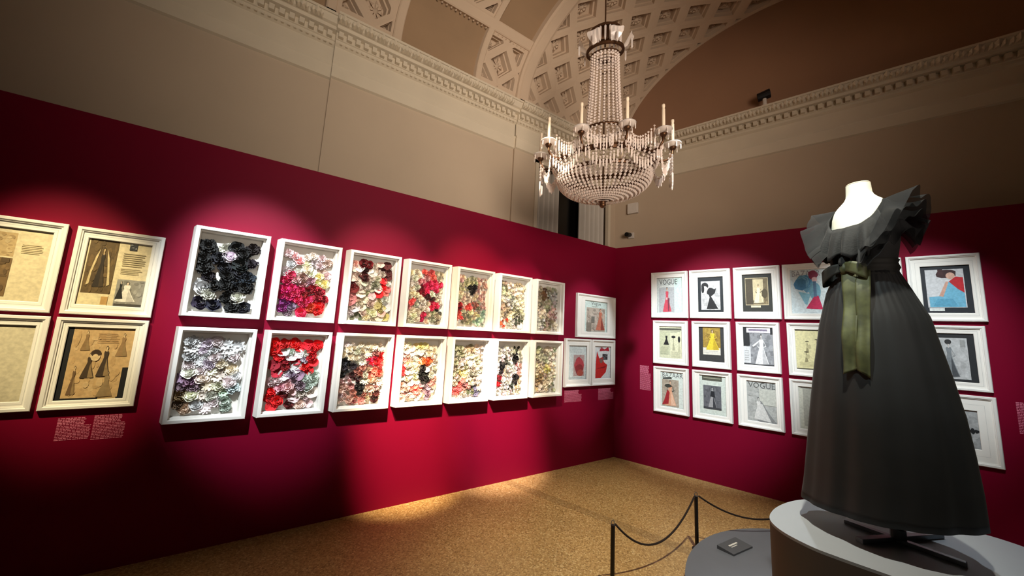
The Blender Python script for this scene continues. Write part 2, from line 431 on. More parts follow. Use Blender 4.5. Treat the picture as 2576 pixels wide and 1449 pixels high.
def leaf(mb, at):
    # raised leaf: a ridged tongue leaning out over the corona, flanked by two small curls
    for dx, k in ((0, 1.0), (0.036, 0.6), (-0.036, 0.6)):
        a, c_ = .016 * k + .004, .05 * k
        vs = [at(dx - a, .140, 4.503), at(dx + a, .140, 4.503), at(dx + a * 1.3, .178 + .01 * k, 4.52 + .4 * c_), at(dx, .190 + .02 * k, 4.518 + c_), at(dx - a * 1.3, .178 + .01 * k, 4.52 + .4 * c_), at(dx, .176 + .02 * k, 4.506)]
        mb.add(vs, [(0, 5, 4), (5, 3, 4), (5, 1, 2), (5, 2, 3), (0, 1, 5), (0, 4, 3, 2, 1)])
def orn_left(s0, s1, yl):
    s_ = s0
    while s_ > s1 + 0.04:
        lb.box((-s_, yl - 0.102, 4.403), (0.042, 0, 0), (0, 0.045, 0), (0, 0, 0.054)); s_ -= 0.078
    s_ = s0 - 0.03
    while s_ > s1 + 0.06:      # leaf ornament on the cyma
        leaf(lb, lambda x, p, z: V((-s_ + x, yl - p, z)))
        s_ -= 0.12
    s_ = s0 - 0.02
    while s_ > s1 + 0.04:      # beads under the dentils
        lb.box((-s_, yl - 0.058, 4.355), (0.022, 0, 0), (0, 0.02, 0), (0, 0, 0.022)); s_ -= 0.05
run_left(6.8, SA, Y0, False); orn_left(5.0, SA, Y0)
run_left(SA, SB, Y1, False); orn_left(SA - 0.02, SB, Y1)
run_left(SB, 0, Y2, True); orn_left(SB - 0.02, 0.0, Y2)
tag(lb.build('trim_1', M_STUCCO), 'moulded stucco cornice with dentils along the left plaster wall', 'cornice', kind='structure')
lb2 = MB(); A_ = []; B_ = []
for p, z in PROF:
    x, y = corner(Y2, p); A_.append(V((x, y, z))); B_.append(V((x, y, z)) + DR * 6.0)
n_ = len(PROF); lb2.add(A_ + B_, [(i, n_ + i, n_ + i + 1, i + 1) for i in range(n_ - 1)])
x, y = corner(Y2, 0); oc = V((x, y, 0)); t_ = 0.2
while t_ < 4.6:
    lb2.box(oc + DR * t_ + NR * 0.06 + V((0, 0, 4.403)), DR * 0.042, NR * 0.042, (0, 0, 0.054)); t_ += 0.078
t_ = 0.25
while t_ < 4.6:
    q = oc + DR * t_
    leaf(lb2, lambda x, p, z: q + DR * x + NR * p + V((0, 0, z)))
    t_ += 0.12
tag(lb2.build('trim_2', M_STUCCO), 'moulded stucco cornice with dentils along the right plaster wall', 'cornice', kind='structure')
# closing strip between cornice and vault
b = MB()
b.add([(-6.8, 0.1, 4.585), (0.3, 0.1, 4.585), (0.3, 0.4, 4.60), (-6.8, 0.4, 4.60)], [(0, 1, 2, 3)])

# window behind the left partition: casing, dark pane, two curtains
wr = bpy.data.objects.new('window_1', None); COL.objects.link(wr); wr.location = (-0.6, 0.5, 2.0)
tag(wr, 'tall dark window between pale curtains beside the room corner', 'window', kind='structure')
b = MB(); b.box((-W0 + 0.02, 0.5, 2.0), (W0 - W1 - 0.04, 0, 0), (0, 0.02, 0), (0, 0, WT - 2.0)); b.build('pane', M_NIGHT, wr)
b = MB()
for x0, x1 in ((-W0, -W0 + 0.05), (-W1 - 0.05, -W1)):
    b.box((x0, Y2 - 0.025, 2.0), (x1 - x0, 0, 0), (0, 0.06, 0), (0, 0, WT - 2.0))
b.box((-W0, Y2 - 0.025, WT - 0.05), (W0 - W1, 0, 0), (0, 0.06, 0), (0, 0, 0.05))
b.build('window_frame', M_STUCCO, wr)
def curtain(s0, s1, label, folds):
    b = MB(); n = folds * 8
    rnd = random.Random(int(s0 * 1000))
    ph = [rnd.uniform(-0.5, 0.5) for _ in range(folds + 2)]
    def P(i, j):
        u = i / n; a = u * folds * 2 * PI + ph[int(u * folds)] * 0.4
        z = 2.05 + (3.90 - 2.05) * j / 6
        return V((-(s0 + (s1 - s0) * u), 0.36 + 0.055 * math.sin(a), z))
    b.grid(P, n + 1, 7)
    o = b.build('curtain', M_CURT, None, (-(s0 + s1) / 2, 0.35, 2.05), True)
    sm = o.modifiers.new('solid', 'SOLIDIFY'); sm.thickness = 0.004
    tag(o, label, 'curtain', 'window curtains')
curtain(1.27, 0.84, 'pale pleated curtain on the left side of the dark window gap', 5)
curtain(0.40, -0.085, 'pale pleated curtain between the dark window gap and the room corner', 5)

# ------------------------------------------------------------------ text as polygons
_tx = {}
def text_tris(body):
    if body in _tx: return _tx[body]
    cu = bpy.data.curves.new('t', 'FONT'); cu.body = body; cu.resolution_u = 2
    ob = bpy.data.objects.new('t', cu); COL.objects.link(ob)
    bpy.context.view_layer.update()
    me = ob.to_mesh(); vs = [(v.co.x, v.co.y) for v in me.vertices]; fs = [tuple(p.vertices) for p in me.polygons]
    ob.to_mesh_clear(); bpy.data.objects.remove(ob); bpy.data.curves.remove(cu)
    x0 = min(p[0] for p in vs); x1 = max(p[0] for p in vs); y0 = min(p[1] for p in vs); y1 = max(p[1] for p in vs)
    vs = [((p[0] - x0) / (x1 - x0), (p[1] - y0) / (y1 - y0)) for p in vs]
    _tx[body] = (vs, fs); return _tx[body]

# ------------------------------------------------------------------ pictures drawn as thin printed layers
class Canvas:
    """collects coloured shapes in 0..1 picture space"""
    def __init__(s, seed=1): s.sh = []; s.r = random.Random(seed)
    def poly(s, pts, c): s.sh.append((list(pts), [tuple(range(len(pts)))], c)); return s
    def rect(s, x0, y0, x1, y1, c): return s.poly([(x0, y0), (x1, y0), (x1, y1), (x0, y1)], c)
    def ell(s, x, y, rx, ry, c, n=16, jag=0):
        return s.poly([(x + rx * math.cos(2 * PI * i / n) * (1 + s.r.uniform(-jag, jag)), y + ry * math.sin(2 * PI * i / n) * (1 + s.r.uniform(-jag, jag))) for i in range(n)], c)
    def text(s, body, x0, y0, x1, y1, c):
        vs, fs = text_tris(body); s.sh.append(([(x0 + p[0] * (x1 - x0), y0 + p[1] * (y1 - y0)) for p in vs], fs, c)); return s
    def lines(s, x0, y0, x1, y1, n, c, th=0.35):
        for i in range(n):
            y = y1 - (y1 - y0) * (i + .5) / n; h = (y1 - y0) / n * th / 2
            s.rect(x0 + s.r.uniform(0, .02) * (x1 - x0), y - h, x1 - s.r.uniform(0, .2) * (x1 - x0), y + h, c)
        return s
    def photo(s, x0, y0, x1, y1, base, tones, n=26, k=0.16):
        n = int(n * 2.2); k *= .6
        mix = lambda c: tuple(base[q] * .5 + c[q] * .5 for q in range(3)) + (1,)
        s.rect(x0, y0, x1, y1, base); W_, H_ = x1 - x0, y1 - y0
        for _ in range(n):
            c = mix(s.r.choice(tones)); rx = W_ * s.r.uniform(.3, 1) * k; ry = H_ * s.r.uniform(.3, 1) * k
            x = s.r.uniform(x0 + rx, x1 - rx); y = s.r.uniform(y0 + ry, y1 - ry)
            s.ell(x, y, rx, ry, c, 9, 0.12)
        return s
    def figure(s, x, y0, h, w, gown, skin, hair, wide=1.0, lean=0.0, arms=None, shade=None):
        """standing figure in a long dress: y0 hem, h full height, w hem half width"""
        P = lambda u, v: (x + lean * v * w + u * w, y0 + v * h)
        s.poly([P(-1, 0), P(-.4, -.01), P(.4, 0.0), P(1, .015), P(.62, .28), P(.34, .5), P(.26, .6), P(-.26, .6), P(-.36, .5), P(-.66, .28)], gown)
        if shade: s.poly([P(.1, 0.005), P(.5, .01), P(.9, .02), P(.5, .3), P(.2, .55), P(.12, .3)], shade)
        s.poly([P(-.24, .58), P(.24, .58), P(.34, .74), P(.26, .8), P(-.26, .8), P(-.34, .74)], gown)
        s.poly([P(-.08, .78), P(.08, .78), P(.07, .86), P(-.07, .86)], skin)
        s.ell(*P(0, .905), w * .17, h * .062, hair, 14)
        s.ell(*P(.01, .892), w * .12, h * .048, skin, 14)
        if arms:
            s.poly([P(-.3, .78), P(-.36, .72), P(-.62, .56), P(-.3, .5), P(-.28, .53), P(-.5, .58)], arms)
            s.poly([P(.3, .78), P(.36, .72), P(.6, .6), P(.28, .55), P(.3, .52), P(.72, .58)], arms)
        return s
    def emit(s, mb, place, w, h, d0, layer=0.00005):
        for k, (ps, fs, c) in enumerate(s.sh):
            mb.add([place(p[0] * w, p[1] * h, d0 + k * layer) for p in ps], fs, c)

def loops(mb, place, w, h, prof, close=True):
    """mitred rectangular frame: prof = [(inset, depth)]"""
    L = []
    for ins, d in prof:
        L.append([place(x, z, d) for x, z in ((ins, ins), (w - ins, ins), (w - ins, h - ins), (ins, h - ins))])
    for A1, B1 in zip(L, L[1:]):
        mb.add(A1 + B1, [(q, (q + 1) % 4, 4 + (q + 1) % 4, 4 + q) for q in range(4)])

def picture(place3, w, h, opening, canvas, name, label, cat, group, matcol=None):
    """framed picture; place3(x, z, d): x from the left edge, z from the bottom edge, d off the wall.
       opening = (x0, z0, x1, z1) mat window in frame units"""
    o = empty(name, place3(w / 2, 0, 0), label, cat, group)
    b = MB(); loops(b, place3, w, h, [(0, 0.001), (0, 0.028), (0.004, 0.032), (0.018, 0.032), (0.023, 0.026), (0.028, 0.025), (0.028, 0.012)])
    b.build('frame', M_WHITE, o)
    x0, z0, x1, z1 = opening
    b = MB(); i = 0.026
    out = [place3(x, z, 0.018) for x, z in ((i, i), (w - i, i), (w - i, h - i), (i, h - i))]
    inn = [place3(x, z, 0.018) for x, z in ((x0, z0), (x1, z0), (x1, z1), (x0, z1))]
    e = 0.004
    inn2 = [place3(x, z, 0.0145) for x, z in ((x0 + e, z0 + e), (x1 - e, z0 + e), (x1 - e, z1 - e), (x0 + e, z1 - e))]
    b.add(out + inn, [(q, (q + 1) % 4, 4 + (q + 1) % 4, 4 + q) for q in range(4)])
    b.add(inn + inn2, [(q, (q + 1) % 4, 4 + (q + 1) % 4, 4 + q) for q in range(4)])
    # embossed line on the mat
    g0 = 0.5
    ls = [(i + (x0 - i) * g0, i + (z0 - i) * g0, w - i - (w - i - x1) * g0, h - i - (h - i - z1) * g0)]
    for (a0, c0_, a1, c1_) in ls:
        t = 0.0015
        for (p0, q0, p1, q1) in ((a0, c0_, a1, c0_ + t), (a0, c1_ - t, a1, c1_), (a0, c0_, a0 + t, c1_), (a1 - t, c0_, a1, c1_)):
            b.k = 1; b.add([place3(p0, q0, 0.0184), place3(p1, q0, 0.0184), place3(p1, q1, 0.0184), place3(p0, q1, 0.0184)], [(0, 1, 2, 3)]); b.k = 0
    b.build('mat_board', [M_MAT, mat('mat_groove', rgb(196, 196, 192), 0.9)], o)
    b = MB()
    canvas.emit(b, lambda x, z, d: place3(x0 + x, z0 + z, d), x1 - x0, z1 - z0, 0.006)
    b.build('print', M_PRINT, o)
    return o

CREAM = rgb(232, 222, 190); PAPER = rgb(222, 208, 170); SEPIA = rgb(120, 94, 58); DSEP = rgb(70, 52, 32); LSEP = rgb(190, 164, 118)
BLK = rgb(26, 27, 30); DG = rgb(58, 60, 64); MG = rgb(120, 122, 124); LG = rgb(176, 178, 178); WH = rgb(236, 236, 232)

# --- left wall: four flat frames at the far left
def PL(s_left, zb):
    return lambda x, z, d: on_left(s_left - x, zb + z, d)
FW, FH = 0.405, 0.562
GL = 'cream magazine pages framed at the left end'
c = Canvas(3); c.rect(0, 0, 1, 1, PAPER)
c.photo(0.1, 0.60, 0.55, .93, LSEP, [SEPIA, rgb(150, 122, 80), rgb(204, 184, 140)], 14).photo(0.0, .06, .55, .58, SEPIA, [DSEP, rgb(140, 112, 72)], 18)
c.figure(.24, .07, .48, .2, rgb(226, 206, 160), rgb(214, 180, 130), DSEP, arms=rgb(214, 180, 130)); c.rect(.42, .52, .52, .58, rgb(90, 70, 45)); c.lines(.62, .66, .9, .8, 6, rgb(206, 192, 156))
picture(PL(5.545, 1.579), FW, FH, (0.05, 0.06, 0.355, 0.5), c, 'framed_page', 'cream framed page with sepia strip of photos, upper left cropped by the photo edge', 'framed picture', GL)
c = Canvas(4); c.rect(0, 0, 1, 1, PAPER)
c.photo(0.05, .18, .48, 1.0, rgb(96, 76, 44), [rgb(70, 54, 30), rgb(124, 98, 58), rgb(110, 88, 50)], 22)
c.poly([(.1, .3), (.12, .5), (.17, .74), (.22, .86), (.2, .74), (.15, .5), (.14, .32)], rgb(206, 186, 138)); c.poly([(.44, .32), (.41, .5), (.37, .72), (.32, .86), (.34, .72), (.38, .5), (.4, .3)], rgb(206, 186, 138)); c.poly([(.26, .3), (.27, .5), (.29, .66), (.285, .5), (.275, .3)], rgb(206, 186, 138))
c.figure(.275, .28, .62, .085, rgb(44, 34, 22), rgb(206, 176, 128), rgb(40, 30, 20), shade=rgb(66, 52, 32))
c.rect(.03, .0, .46, .17, rgb(228, 214, 170)).rect(.36, .02, .46, .14, rgb(190, 150, 90))
c.photo(.64, .88, .76, .98, DG, [BLK, LG], 6, .3).lines(.56, .62, .94, .84, 7, rgb(176, 164, 130)).lines(.56, .5, .9, .6, 4, rgb(170, 158, 126))
c.photo(.55, .0, 1.0, .42, rgb(150, 148, 140), [rgb(120, 118, 112), rgb(176, 174, 166), rgb(96, 94, 90)], 16)
c.figure(.72, .08, .32, .16, rgb(230, 228, 220), rgb(220, 200, 180), BLK, shade=rgb(196, 194, 188)); c.figure(.62, .12, .29, .06, BLK, rgb(220, 200, 180), BLK); c.rect(.56, .0, 1, .05, rgb(70, 68, 64))
picture(PL(5.103, 1.579), FW, FH, (0.052, 0.062, 0.353, 0.498), c, 'framed_page', 'cream framed page with a black gowned sketch and a couple dancing in white', 'framed picture', GL)
c = Canvas(5); c.rect(0, 0, 1, 1, rgb(212, 202, 172)); c.lines(.2, .78, .62, .92, 4, rgb(150, 142, 120)); c.rect(.3, .7, .6, .75, rgb(160, 152, 130))
picture(PL(5.535, 0.997), FW, FH, (0.045, 0.055, 0.36, 0.505), c, 'framed_page', 'nearly blank cream framed page with small grey text, lower left at the photo edge', 'framed picture', GL)
c = Canvas(6); c.rect(0, 0, 1, 1, BLK); c.rect(.1, .03, 1, 1, rgb(206, 172, 122)); c.rect(.9, .03, 1, .44, BLK); c.rect(.62, .0, .88, .03, rgb(200, 170, 120))
c.photo(.12, .05, .88, .96, rgb(204, 170, 120), [rgb(196, 160, 108), rgb(216, 186, 138), rgb(186, 150, 102)], 24)
for (x, y, h, wd, cc) in ((.3, .68, .28, .07, rgb(146, 116, 76)), (.84, .6, .34, .09, rgb(156, 124, 84)), (.22, .08, .4, .06, rgb(110, 84, 56)), (.7, .04, .36, .12, rgb(150, 126, 88)), (.4, .3, .36, .1, rgb(70, 54, 36)), (.62, .32, .44, .1, rgb(66, 52, 38))):
    c.figure(x, y, h, wd, cc, rgb(226, 198, 150), rgb(60, 44, 28), shade=rgb(150, 124, 84))
c.ell(.47, .6, .07, .07, rgb(226, 202, 160)).ell(.47, .64, .075, .05, rgb(60, 44, 30)).ell(.47, .585, .045, .045, rgb(226, 198, 150)).lines(.45, .78, .78, .93, 6, rgb(170, 134, 90), .25)
picture(PL(5.106, 0.997), FW, FH, (0.052, 0.05, 0.353, 0.505), c, 'framed_page', 'framed tan magazine collage of sketched figures on black board, above the pink captions', 'framed picture', GL)

# ------------------------------------------------------------------ fabric flowers
def petal(mb, base_r, length, width, ang, lift, curl, seed, ruf=0.0, n=4, m=4, z0=0.0):
    r = random.Random(seed); ph = r.uniform(0, 6)
    ca, sa = math.cos(ang), math.sin(ang)
    def P(i, j):
        u = i / (n - 1) * 2 - 1; v = j / (m - 1)
        wv = width * math.sin(PI * (0.13 + 0.74 * v)) ** 0.7
        rr = base_r + length * v * math.cos(lift) - curl * length * v * v * 0.3
        z = z0 + length * v * math.sin(lift) + curl * length * 0.35 * u * u - ruf * 0
        z += ruf * math.sin(ph + u * 7 + v * 3) * v
        x = rr * (1 - 0.12 * u * u * v); y = u * wv
        return V((x * ca - y * sa, x * sa + y * ca, z))
    mb.grid(P, n, m)
def flower_mesh(kind, seed):
    mb = MB(); r = random.Random(seed)
    if kind == 'rose':
        for ring, (cnt, lift, ln, wd, br, z0) in enumerate(((5, .3, .92, .5, .16, 0), (5, .62, .74, .42, .13, .06), (4, .95, .58, .34, .1, .12), (3, 1.2, .46, .26, .05, .18))):
            for k in range(cnt): petal(mb, br, ln, wd, 2 * PI * (k + ring * .37) / cnt + r.uniform(-.15, .15), lift + r.uniform(-.12, .12), .5, r.random(), .09, 5, 4, z0)
    elif kind == 'carnation':
        for ring, (cnt, lift, ln, wd, z0) in enumerate(((9, .3, .9, .36, 0), (8, .65, .8, .32, .04), (7, 1.0, .65, .28, .08), (5, 1.35, .5, .22, .1))):
            for k in range(cnt): petal(mb, .06, ln * r.uniform(.85, 1.1), wd, 2 * PI * (k + ring * .4) / cnt + r.uniform(-.25, .25), lift, .15, r.random(), .17, 7, 4, z0)
    elif kind == 'pansy':
        for k in range(5): petal(mb, .05, .95, .62, 2 * PI * k / 5 + r.uniform(-.1, .1), .25 + .15 * (k % 2), .15, r.random(), .07, 5, 4, .02 * k)
        mb.lathe([(.16, .08), (.13, .2), (.0, .24)], 8)
    elif kind == 'daisy':
        for ring, (cnt, lift, ln) in enumerate(((11, .2, .95), (9, .55, .75))):
            for k in range(cnt): petal(mb, .08, ln, .19, 2 * PI * (k + .5 * ring) / cnt, lift, .1, r.random(), .03, 3, 4, .03 * ring)
        mb.lathe([(.2, .1), (.16, .24), (.0, .3)], 8)
    elif kind == 'bud':
        for k in range(4): petal(mb, .1, .7, .5, 2 * PI * k / 4 + r.uniform(-.2, .2), .95, .6, r.random(), .04, 4, 4)
        for k in range(3): petal(mb, .04, .6, .35, 2 * PI * k / 3, 1.3, .5, r.random(), .02, 4, 4, .1)
        for k in range(3): petal(mb, .2, .8, .22, 2 * PI * k / 3 + .5, .15, .1, r.random(), .02, 3, 4)
    elif kind == 'leaf':
        for k in range(2): petal(mb, .05, 1.0, .4, PI * k + .3, .2, .2, r.random(), .05, 4, 5)
    me = bpy.data.meshes.new(kind); me.from_pydata([tuple(p) for p in mb.v], [], mb.f)
    me.polygons.foreach_set('use_smooth', [True] * len(mb.f)); me.materials.append(M_BACK); me.update()
    return me
FM = {k: [flower_mesh(k, i + 10) for i in range(3)] for k in ('rose', 'carnation', 'pansy', 'daisy', 'bud', 'leaf')}
def fmat(c):
    q = tuple(int(max(0, min(255, x)) / 12) * 12 for x in c)
    nm = 'petal_fabric_%02x%02x%02x' % q
    return mat(nm, rgb(*q), 0.8, vary=0.16, scale=1.6, sheen=0.15)
C_ = dict(black=(22, 21, 24), blk2=(40, 34, 36), navy=(34, 36, 52), white=(238, 234, 228), offw=(232, 228, 220), mint=(206, 224, 210), cream=(240, 228, 200), ivory=(238, 226, 206),
          grey=(194, 192, 186), lil=(194, 188, 192), plum=(140, 118, 134), beige=(196, 172, 132), brown=(120, 92, 66), blush=(228, 192, 182), pink=(226, 150, 158), hot=(212, 44, 96), mag=(190, 22, 92), crim=(172, 20, 44),
          red=(214, 26, 34), dred=(120, 16, 24), mar=(84, 26, 28), purp=(140, 44, 128), orange=(214, 92, 44), yel=(226, 212, 140), sage=(182, 180, 150), green=(86, 96, 62), dgreen=(46, 54, 40), coral=(224, 106, 100), dpink=(196, 128, 122), taupe=(164, 148, 126), slate=(110, 112, 128))
# zones: (u, v, colour, jitter); u from the left, v from the bottom; each flower takes its nearest zone
BW, BH, BD, LIP = 0.44, 0.652, 0.085, 0.024
BOXES = [
 ('T', 0, .054, 'rose carnation', 'white shadow box of black fabric flowers with three white blooms, first of the top row',
  [(.1, .88, 'black'), (.3, .88, 'white'), (.6, .85, 'black'), (.88, .85, 'blk2'), (.12, .65, 'blk2'), (.35, .7, 'black'), (.55, .72, 'white'), (.75, .65, 'navy'), (.92, .65, 'blk2'), (.3, .56, 'mint'), (.15, .45, 'blk2'), (.5, .5, 'black'), (.75, .5, 'navy'), (.9, .4, 'black'), (.15, .25, 'grey'), (.5, .3, 'black'), (.8, .25, 'white'), (.25, .1, 'navy'), (.55, .1, 'black'), (.85, .08, 'navy'), (.05, .55, 'black'), (.62, .6, 'black')]),
 ('B', 0, .044, 'rose carnation daisy', 'white shadow box of grey, cream and mint fabric flowers, first of the bottom row',
  [(.15, .9, 'grey'), (.45, .88, 'lil'), (.8, .88, 'mint'), (.15, .7, 'grey'), (.45, .72, 'lil'), (.8, .7, 'offw'), (.25, .55, 'offw'), (.7, .55, 'cream'), (.15, .4, 'plum'), (.5, .45, 'cream'), (.85, .42, 'offw'), (.5, .28, 'cream'), (.8, .25, 'mint'), (.12, .15, 'brown'), (.25, .05, 'beige'), (.55, .15, 'offw'), (.8, .1, 'grey')]),
 ('T', 1, .043, 'rose carnation', 'white shadow box with pale pink flowers above hot pink, crimson and purple ones',
  [(.1, .92, 'blush'), (.25, .8, 'pink'), (.55, .85, 'ivory'), (.85, .85, 'blush'), (.12, .72, 'white'), (.5, .7, 'cream'), (.82, .68, 'blush'), (.8, .52, 'yel'), (.2, .52, 'hot'), (.45, .52, 'dpink'), (.1, .35, 'mag'), (.35, .42, 'hot'), (.65, .35, 'crim'), (.85, .35, 'crim'), (.55, .2, 'hot'), (.12, .15, 'purp'), (.35, .1, 'plum'), (.85, .12, 'red'), (.7, .1, 'orange')]),
 ('B', 1, .043, 'rose pansy carnation', 'white shadow box crowded with bright red fabric flowers among white ones',
  [(.2, .9, 'red'), (.5, .9, 'red'), (.85, .88, 'red'), (.12, .75, 'red'), (.4, .78, 'white'), (.6, .75, 'white'), (.85, .72, 'red'), (.4, .64, 'crim'), (.75, .55, 'red'), (.9, .55, 'red'), (.15, .55, 'crim'), (.5, .52, 'offw'), (.12, .4, 'blush'), (.55, .42, 'plum'), (.85, .42, 'mint'), (.4, .32, 'pink'), (.2, .15, 'red'), (.38, .2, 'dred'), (.3, .08, 'red'), (.75, .15, 'blush'), (.9, .25, 'ivory')]),
 ('T', 2, .037, 'pansy rose', 'shadow box with dark red pansies at the upper right over cream blossoms',
  [(.1, .88, 'blush'), (.4, .92, 'dred'), (.8, .85, 'mar'), (.9, .75, 'mar'), (.12, .7, 'blush'), (.35, .72, 'mar'), (.6, .7, 'ivory'), (.75, .58, 'red'), (.9, .52, 'coral'), (.1, .5, 'dred'), (.3, .5, 'ivory'), (.7, .42, 'red'), (.55, .5, 'sage'), (.15, .32, 'dpink'), (.4, .3, 'cream'), (.75, .25, 'yel'), (.25, .1, 'green'), (.6, .1, 'cream'), (.9, .1, 'yel')]),
 ('B', 2, .034, 'rose daisy bud', 'shadow box of small cream, black and dusky flowers with two red blooms at right',
  [(.2, .92, 'ivory'), (.5, .92, 'cream'), (.8, .9, 'ivory'), (.2, .78, 'cream'), (.6, .78, 'ivory'), (.12, .62, 'black'), (.3, .55, 'blk2'), (.85, .68, 'red'), (.7, .66, 'hot'), (.1, .48, 'black'), (.5, .52, 'dpink'), (.82, .5, 'coral'), (.4, .4, 'mar'), (.15, .3, 'blush'), (.5, .28, 'blk2'), (.8, .3, 'blush'), (.2, .12, 'blush'), (.5, .12, 'dpink'), (.85, .15, 'mar'), (.35, .2, 'dpink')]),
 ('T', 3, .036, 'carnation rose', 'shadow box of coral and hot pink fabric flowers on cream',
  [(.4, .88, 'coral'), (.65, .85, 'coral'), (.15, .85, 'cream'), (.9, .85, 'sage'), (.5, .72, 'pink'), (.8, .66, 'hot'), (.2, .68, 'ivory'), (.6, .62, 'hot'), (.45, .55, 'crim'), (.15, .5, 'cream'), (.15, .38, 'coral'), (.6, .45, 'mar'), (.85, .5, 'ivory'), (.4, .35, 'ivory'), (.75, .32, 'hot'), (.88, .28, 'dgreen'), (.5, .15, 'hot'), (.15, .15, 'cream'), (.85, .12, 'sage')]),
 ('B', 3, .034, 'rose daisy pansy', 'shadow box of cream flowers with a black cluster at its centre and orange red daisies',
  [(.2, .92, 'cream'), (.5, .9, 'yel'), (.8, .9, 'ivory'), (.5, .75, 'cream'), (.2, .68, 'dpink'), (.65, .68, 'orange'), (.85, .6, 'ivory'), (.1, .5, 'red'), (.4, .55, 'cream'), (.55, .45, 'black'), (.7, .4, 'black'), (.25, .4, 'ivory'), (.85, .3, 'dpink'), (.2, .2, 'blush'), (.45, .2, 'coral'), (.7, .25, 'plum'), (.5, .08, 'ivory')]),
 ('T', 4, .033, 'rose bud', 'shadow box of blush and sage flowers, one black bloom and red ones lower left',
  [(.15, .9, 'blush'), (.5, .9, 'sage'), (.85, .9, 'blush'), (.2, .72, 'sage'), (.5, .68, 'black'), (.8, .7, 'blush'), (.15, .55, 'ivory'), (.85, .5, 'blush'), (.5, .5, 'ivory'), (.6, .42, 'dpink'), (.4, .38, 'coral'), (.12, .35, 'crim'), (.15, .2, 'coral'), (.6, .25, 'cream'), (.4, .12, 'sage'), (.8, .12, 'mint')]),
 ('B', 4, .034, 'carnation daisy', 'shadow box of pale yellow and sage flowers over coral chrysanthemums',
  [(.3, .92, 'cream'), (.6, .9, 'beige'), (.85, .9, 'ivory'), (.2, .75, 'sage'), (.6, .72, 'cream'), (.3, .58, 'ivory'), (.15, .55, 'sage'), (.7, .55, 'cream'), (.4, .42, 'yel'), (.75, .4, 'sage'), (.3, .25, 'coral'), (.15, .15, 'coral'), (.5, .22, 'dpink'), (.6, .12, 'green'), (.85, .12, 'slate'), (.8, .25, 'ivory')]),
 ('T', 5, .030, 'bud daisy', 'shadow box of grey green and ivory blossoms with peach ones along its bottom',
  [(.2, .9, 'taupe'), (.5, .88, 'ivory'), (.8, .9, 'cream'), (.3, .72, 'sage'), (.65, .7, 'ivory'), (.5, .55, 'grey'), (.85, .5, 'cream'), (.15, .5, 'ivory'), (.3, .38, 'taupe'), (.7, .36, 'sage'), (.25, .15, 'orange'), (.15, .25, 'ivory'), (.5, .2, 'cream'), (.75, .2, 'dgreen'), (.6, .1, 'grey'), (.9, .1, 'white')]),
 ('B', 5, .032, 'rose bud', 'shadow box of white blossoms with dark leaves and a single red flower at lower left',
  [(.2, .9, 'grey'), (.5, .85, 'white'), (.75, .88, 'dgreen'), (.2, .7, 'offw'), (.7, .7, 'black'), (.4, .6, 'dgreen'), (.25, .52, 'black'), (.6, .52, 'white'), (.85, .5, 'blush'), (.15, .3, 'crim'), (.12, .22, 'red'), (.5, .35, 'white'), (.75, .3, 'black'), (.65, .2, 'dgreen'), (.85, .25, 'cream'), (.4, .12, 'white'), (.85, .1, 'ivory')]),
 ('T', 6, .026, 'bud daisy', 'shadow box of tiny grey and taupe flower heads, last of the top row',
  [(.2, .9, 'taupe'), (.6, .9, 'sage'), (.4, .75, 'brown'), (.8, .7, 'grey'), (.2, .6, 'taupe'), (.6, .55, 'sage'), (.3, .4, 'ivory'), (.7, .38, 'blush'), (.2, .2, 'grey'), (.6, .2, 'taupe'), (.85, .1, 'ivory')]),
 ('B', 6, .028, 'bud daisy', 'shadow box of small cream and sage flower heads, last of the bottom row',
  [(.2, .9, 'sage'), (.6, .9, 'cream'), (.4, .7, 'sage'), (.8, .65, 'ivory'), (.2, .5, 'cream'), (.6, .48, 'yel'), (.3, .28, 'beige'), (.7, .3, 'cream'), (.5, .1, 'ivory'), (.85, .1, 'sage')]),
]
STRONG = 'black blk2 mar dred red crim hot mag orange dgreen green coral dpink yel'.split()
BASEC = [['black'], ['offw'], ['ivory'], ['white'], ['blush', 'ivory', 'ivory', 'offw'], ['ivory', 'blush', 'dpink', 'offw'], ['cream', 'ivory', 'ivory', 'pink'], ['cream', 'ivory', 'offw', 'blush'],
         ['blush', 'ivory', 'offw', 'sage'], ['cream', 'ivory', 'sage'], ['ivory', 'offw', 'sage'], ['white', 'offw', 'ivory'], ['taupe', 'ivory', 'grey', 'sage'], ['cream', 'ivory', 'sage']]
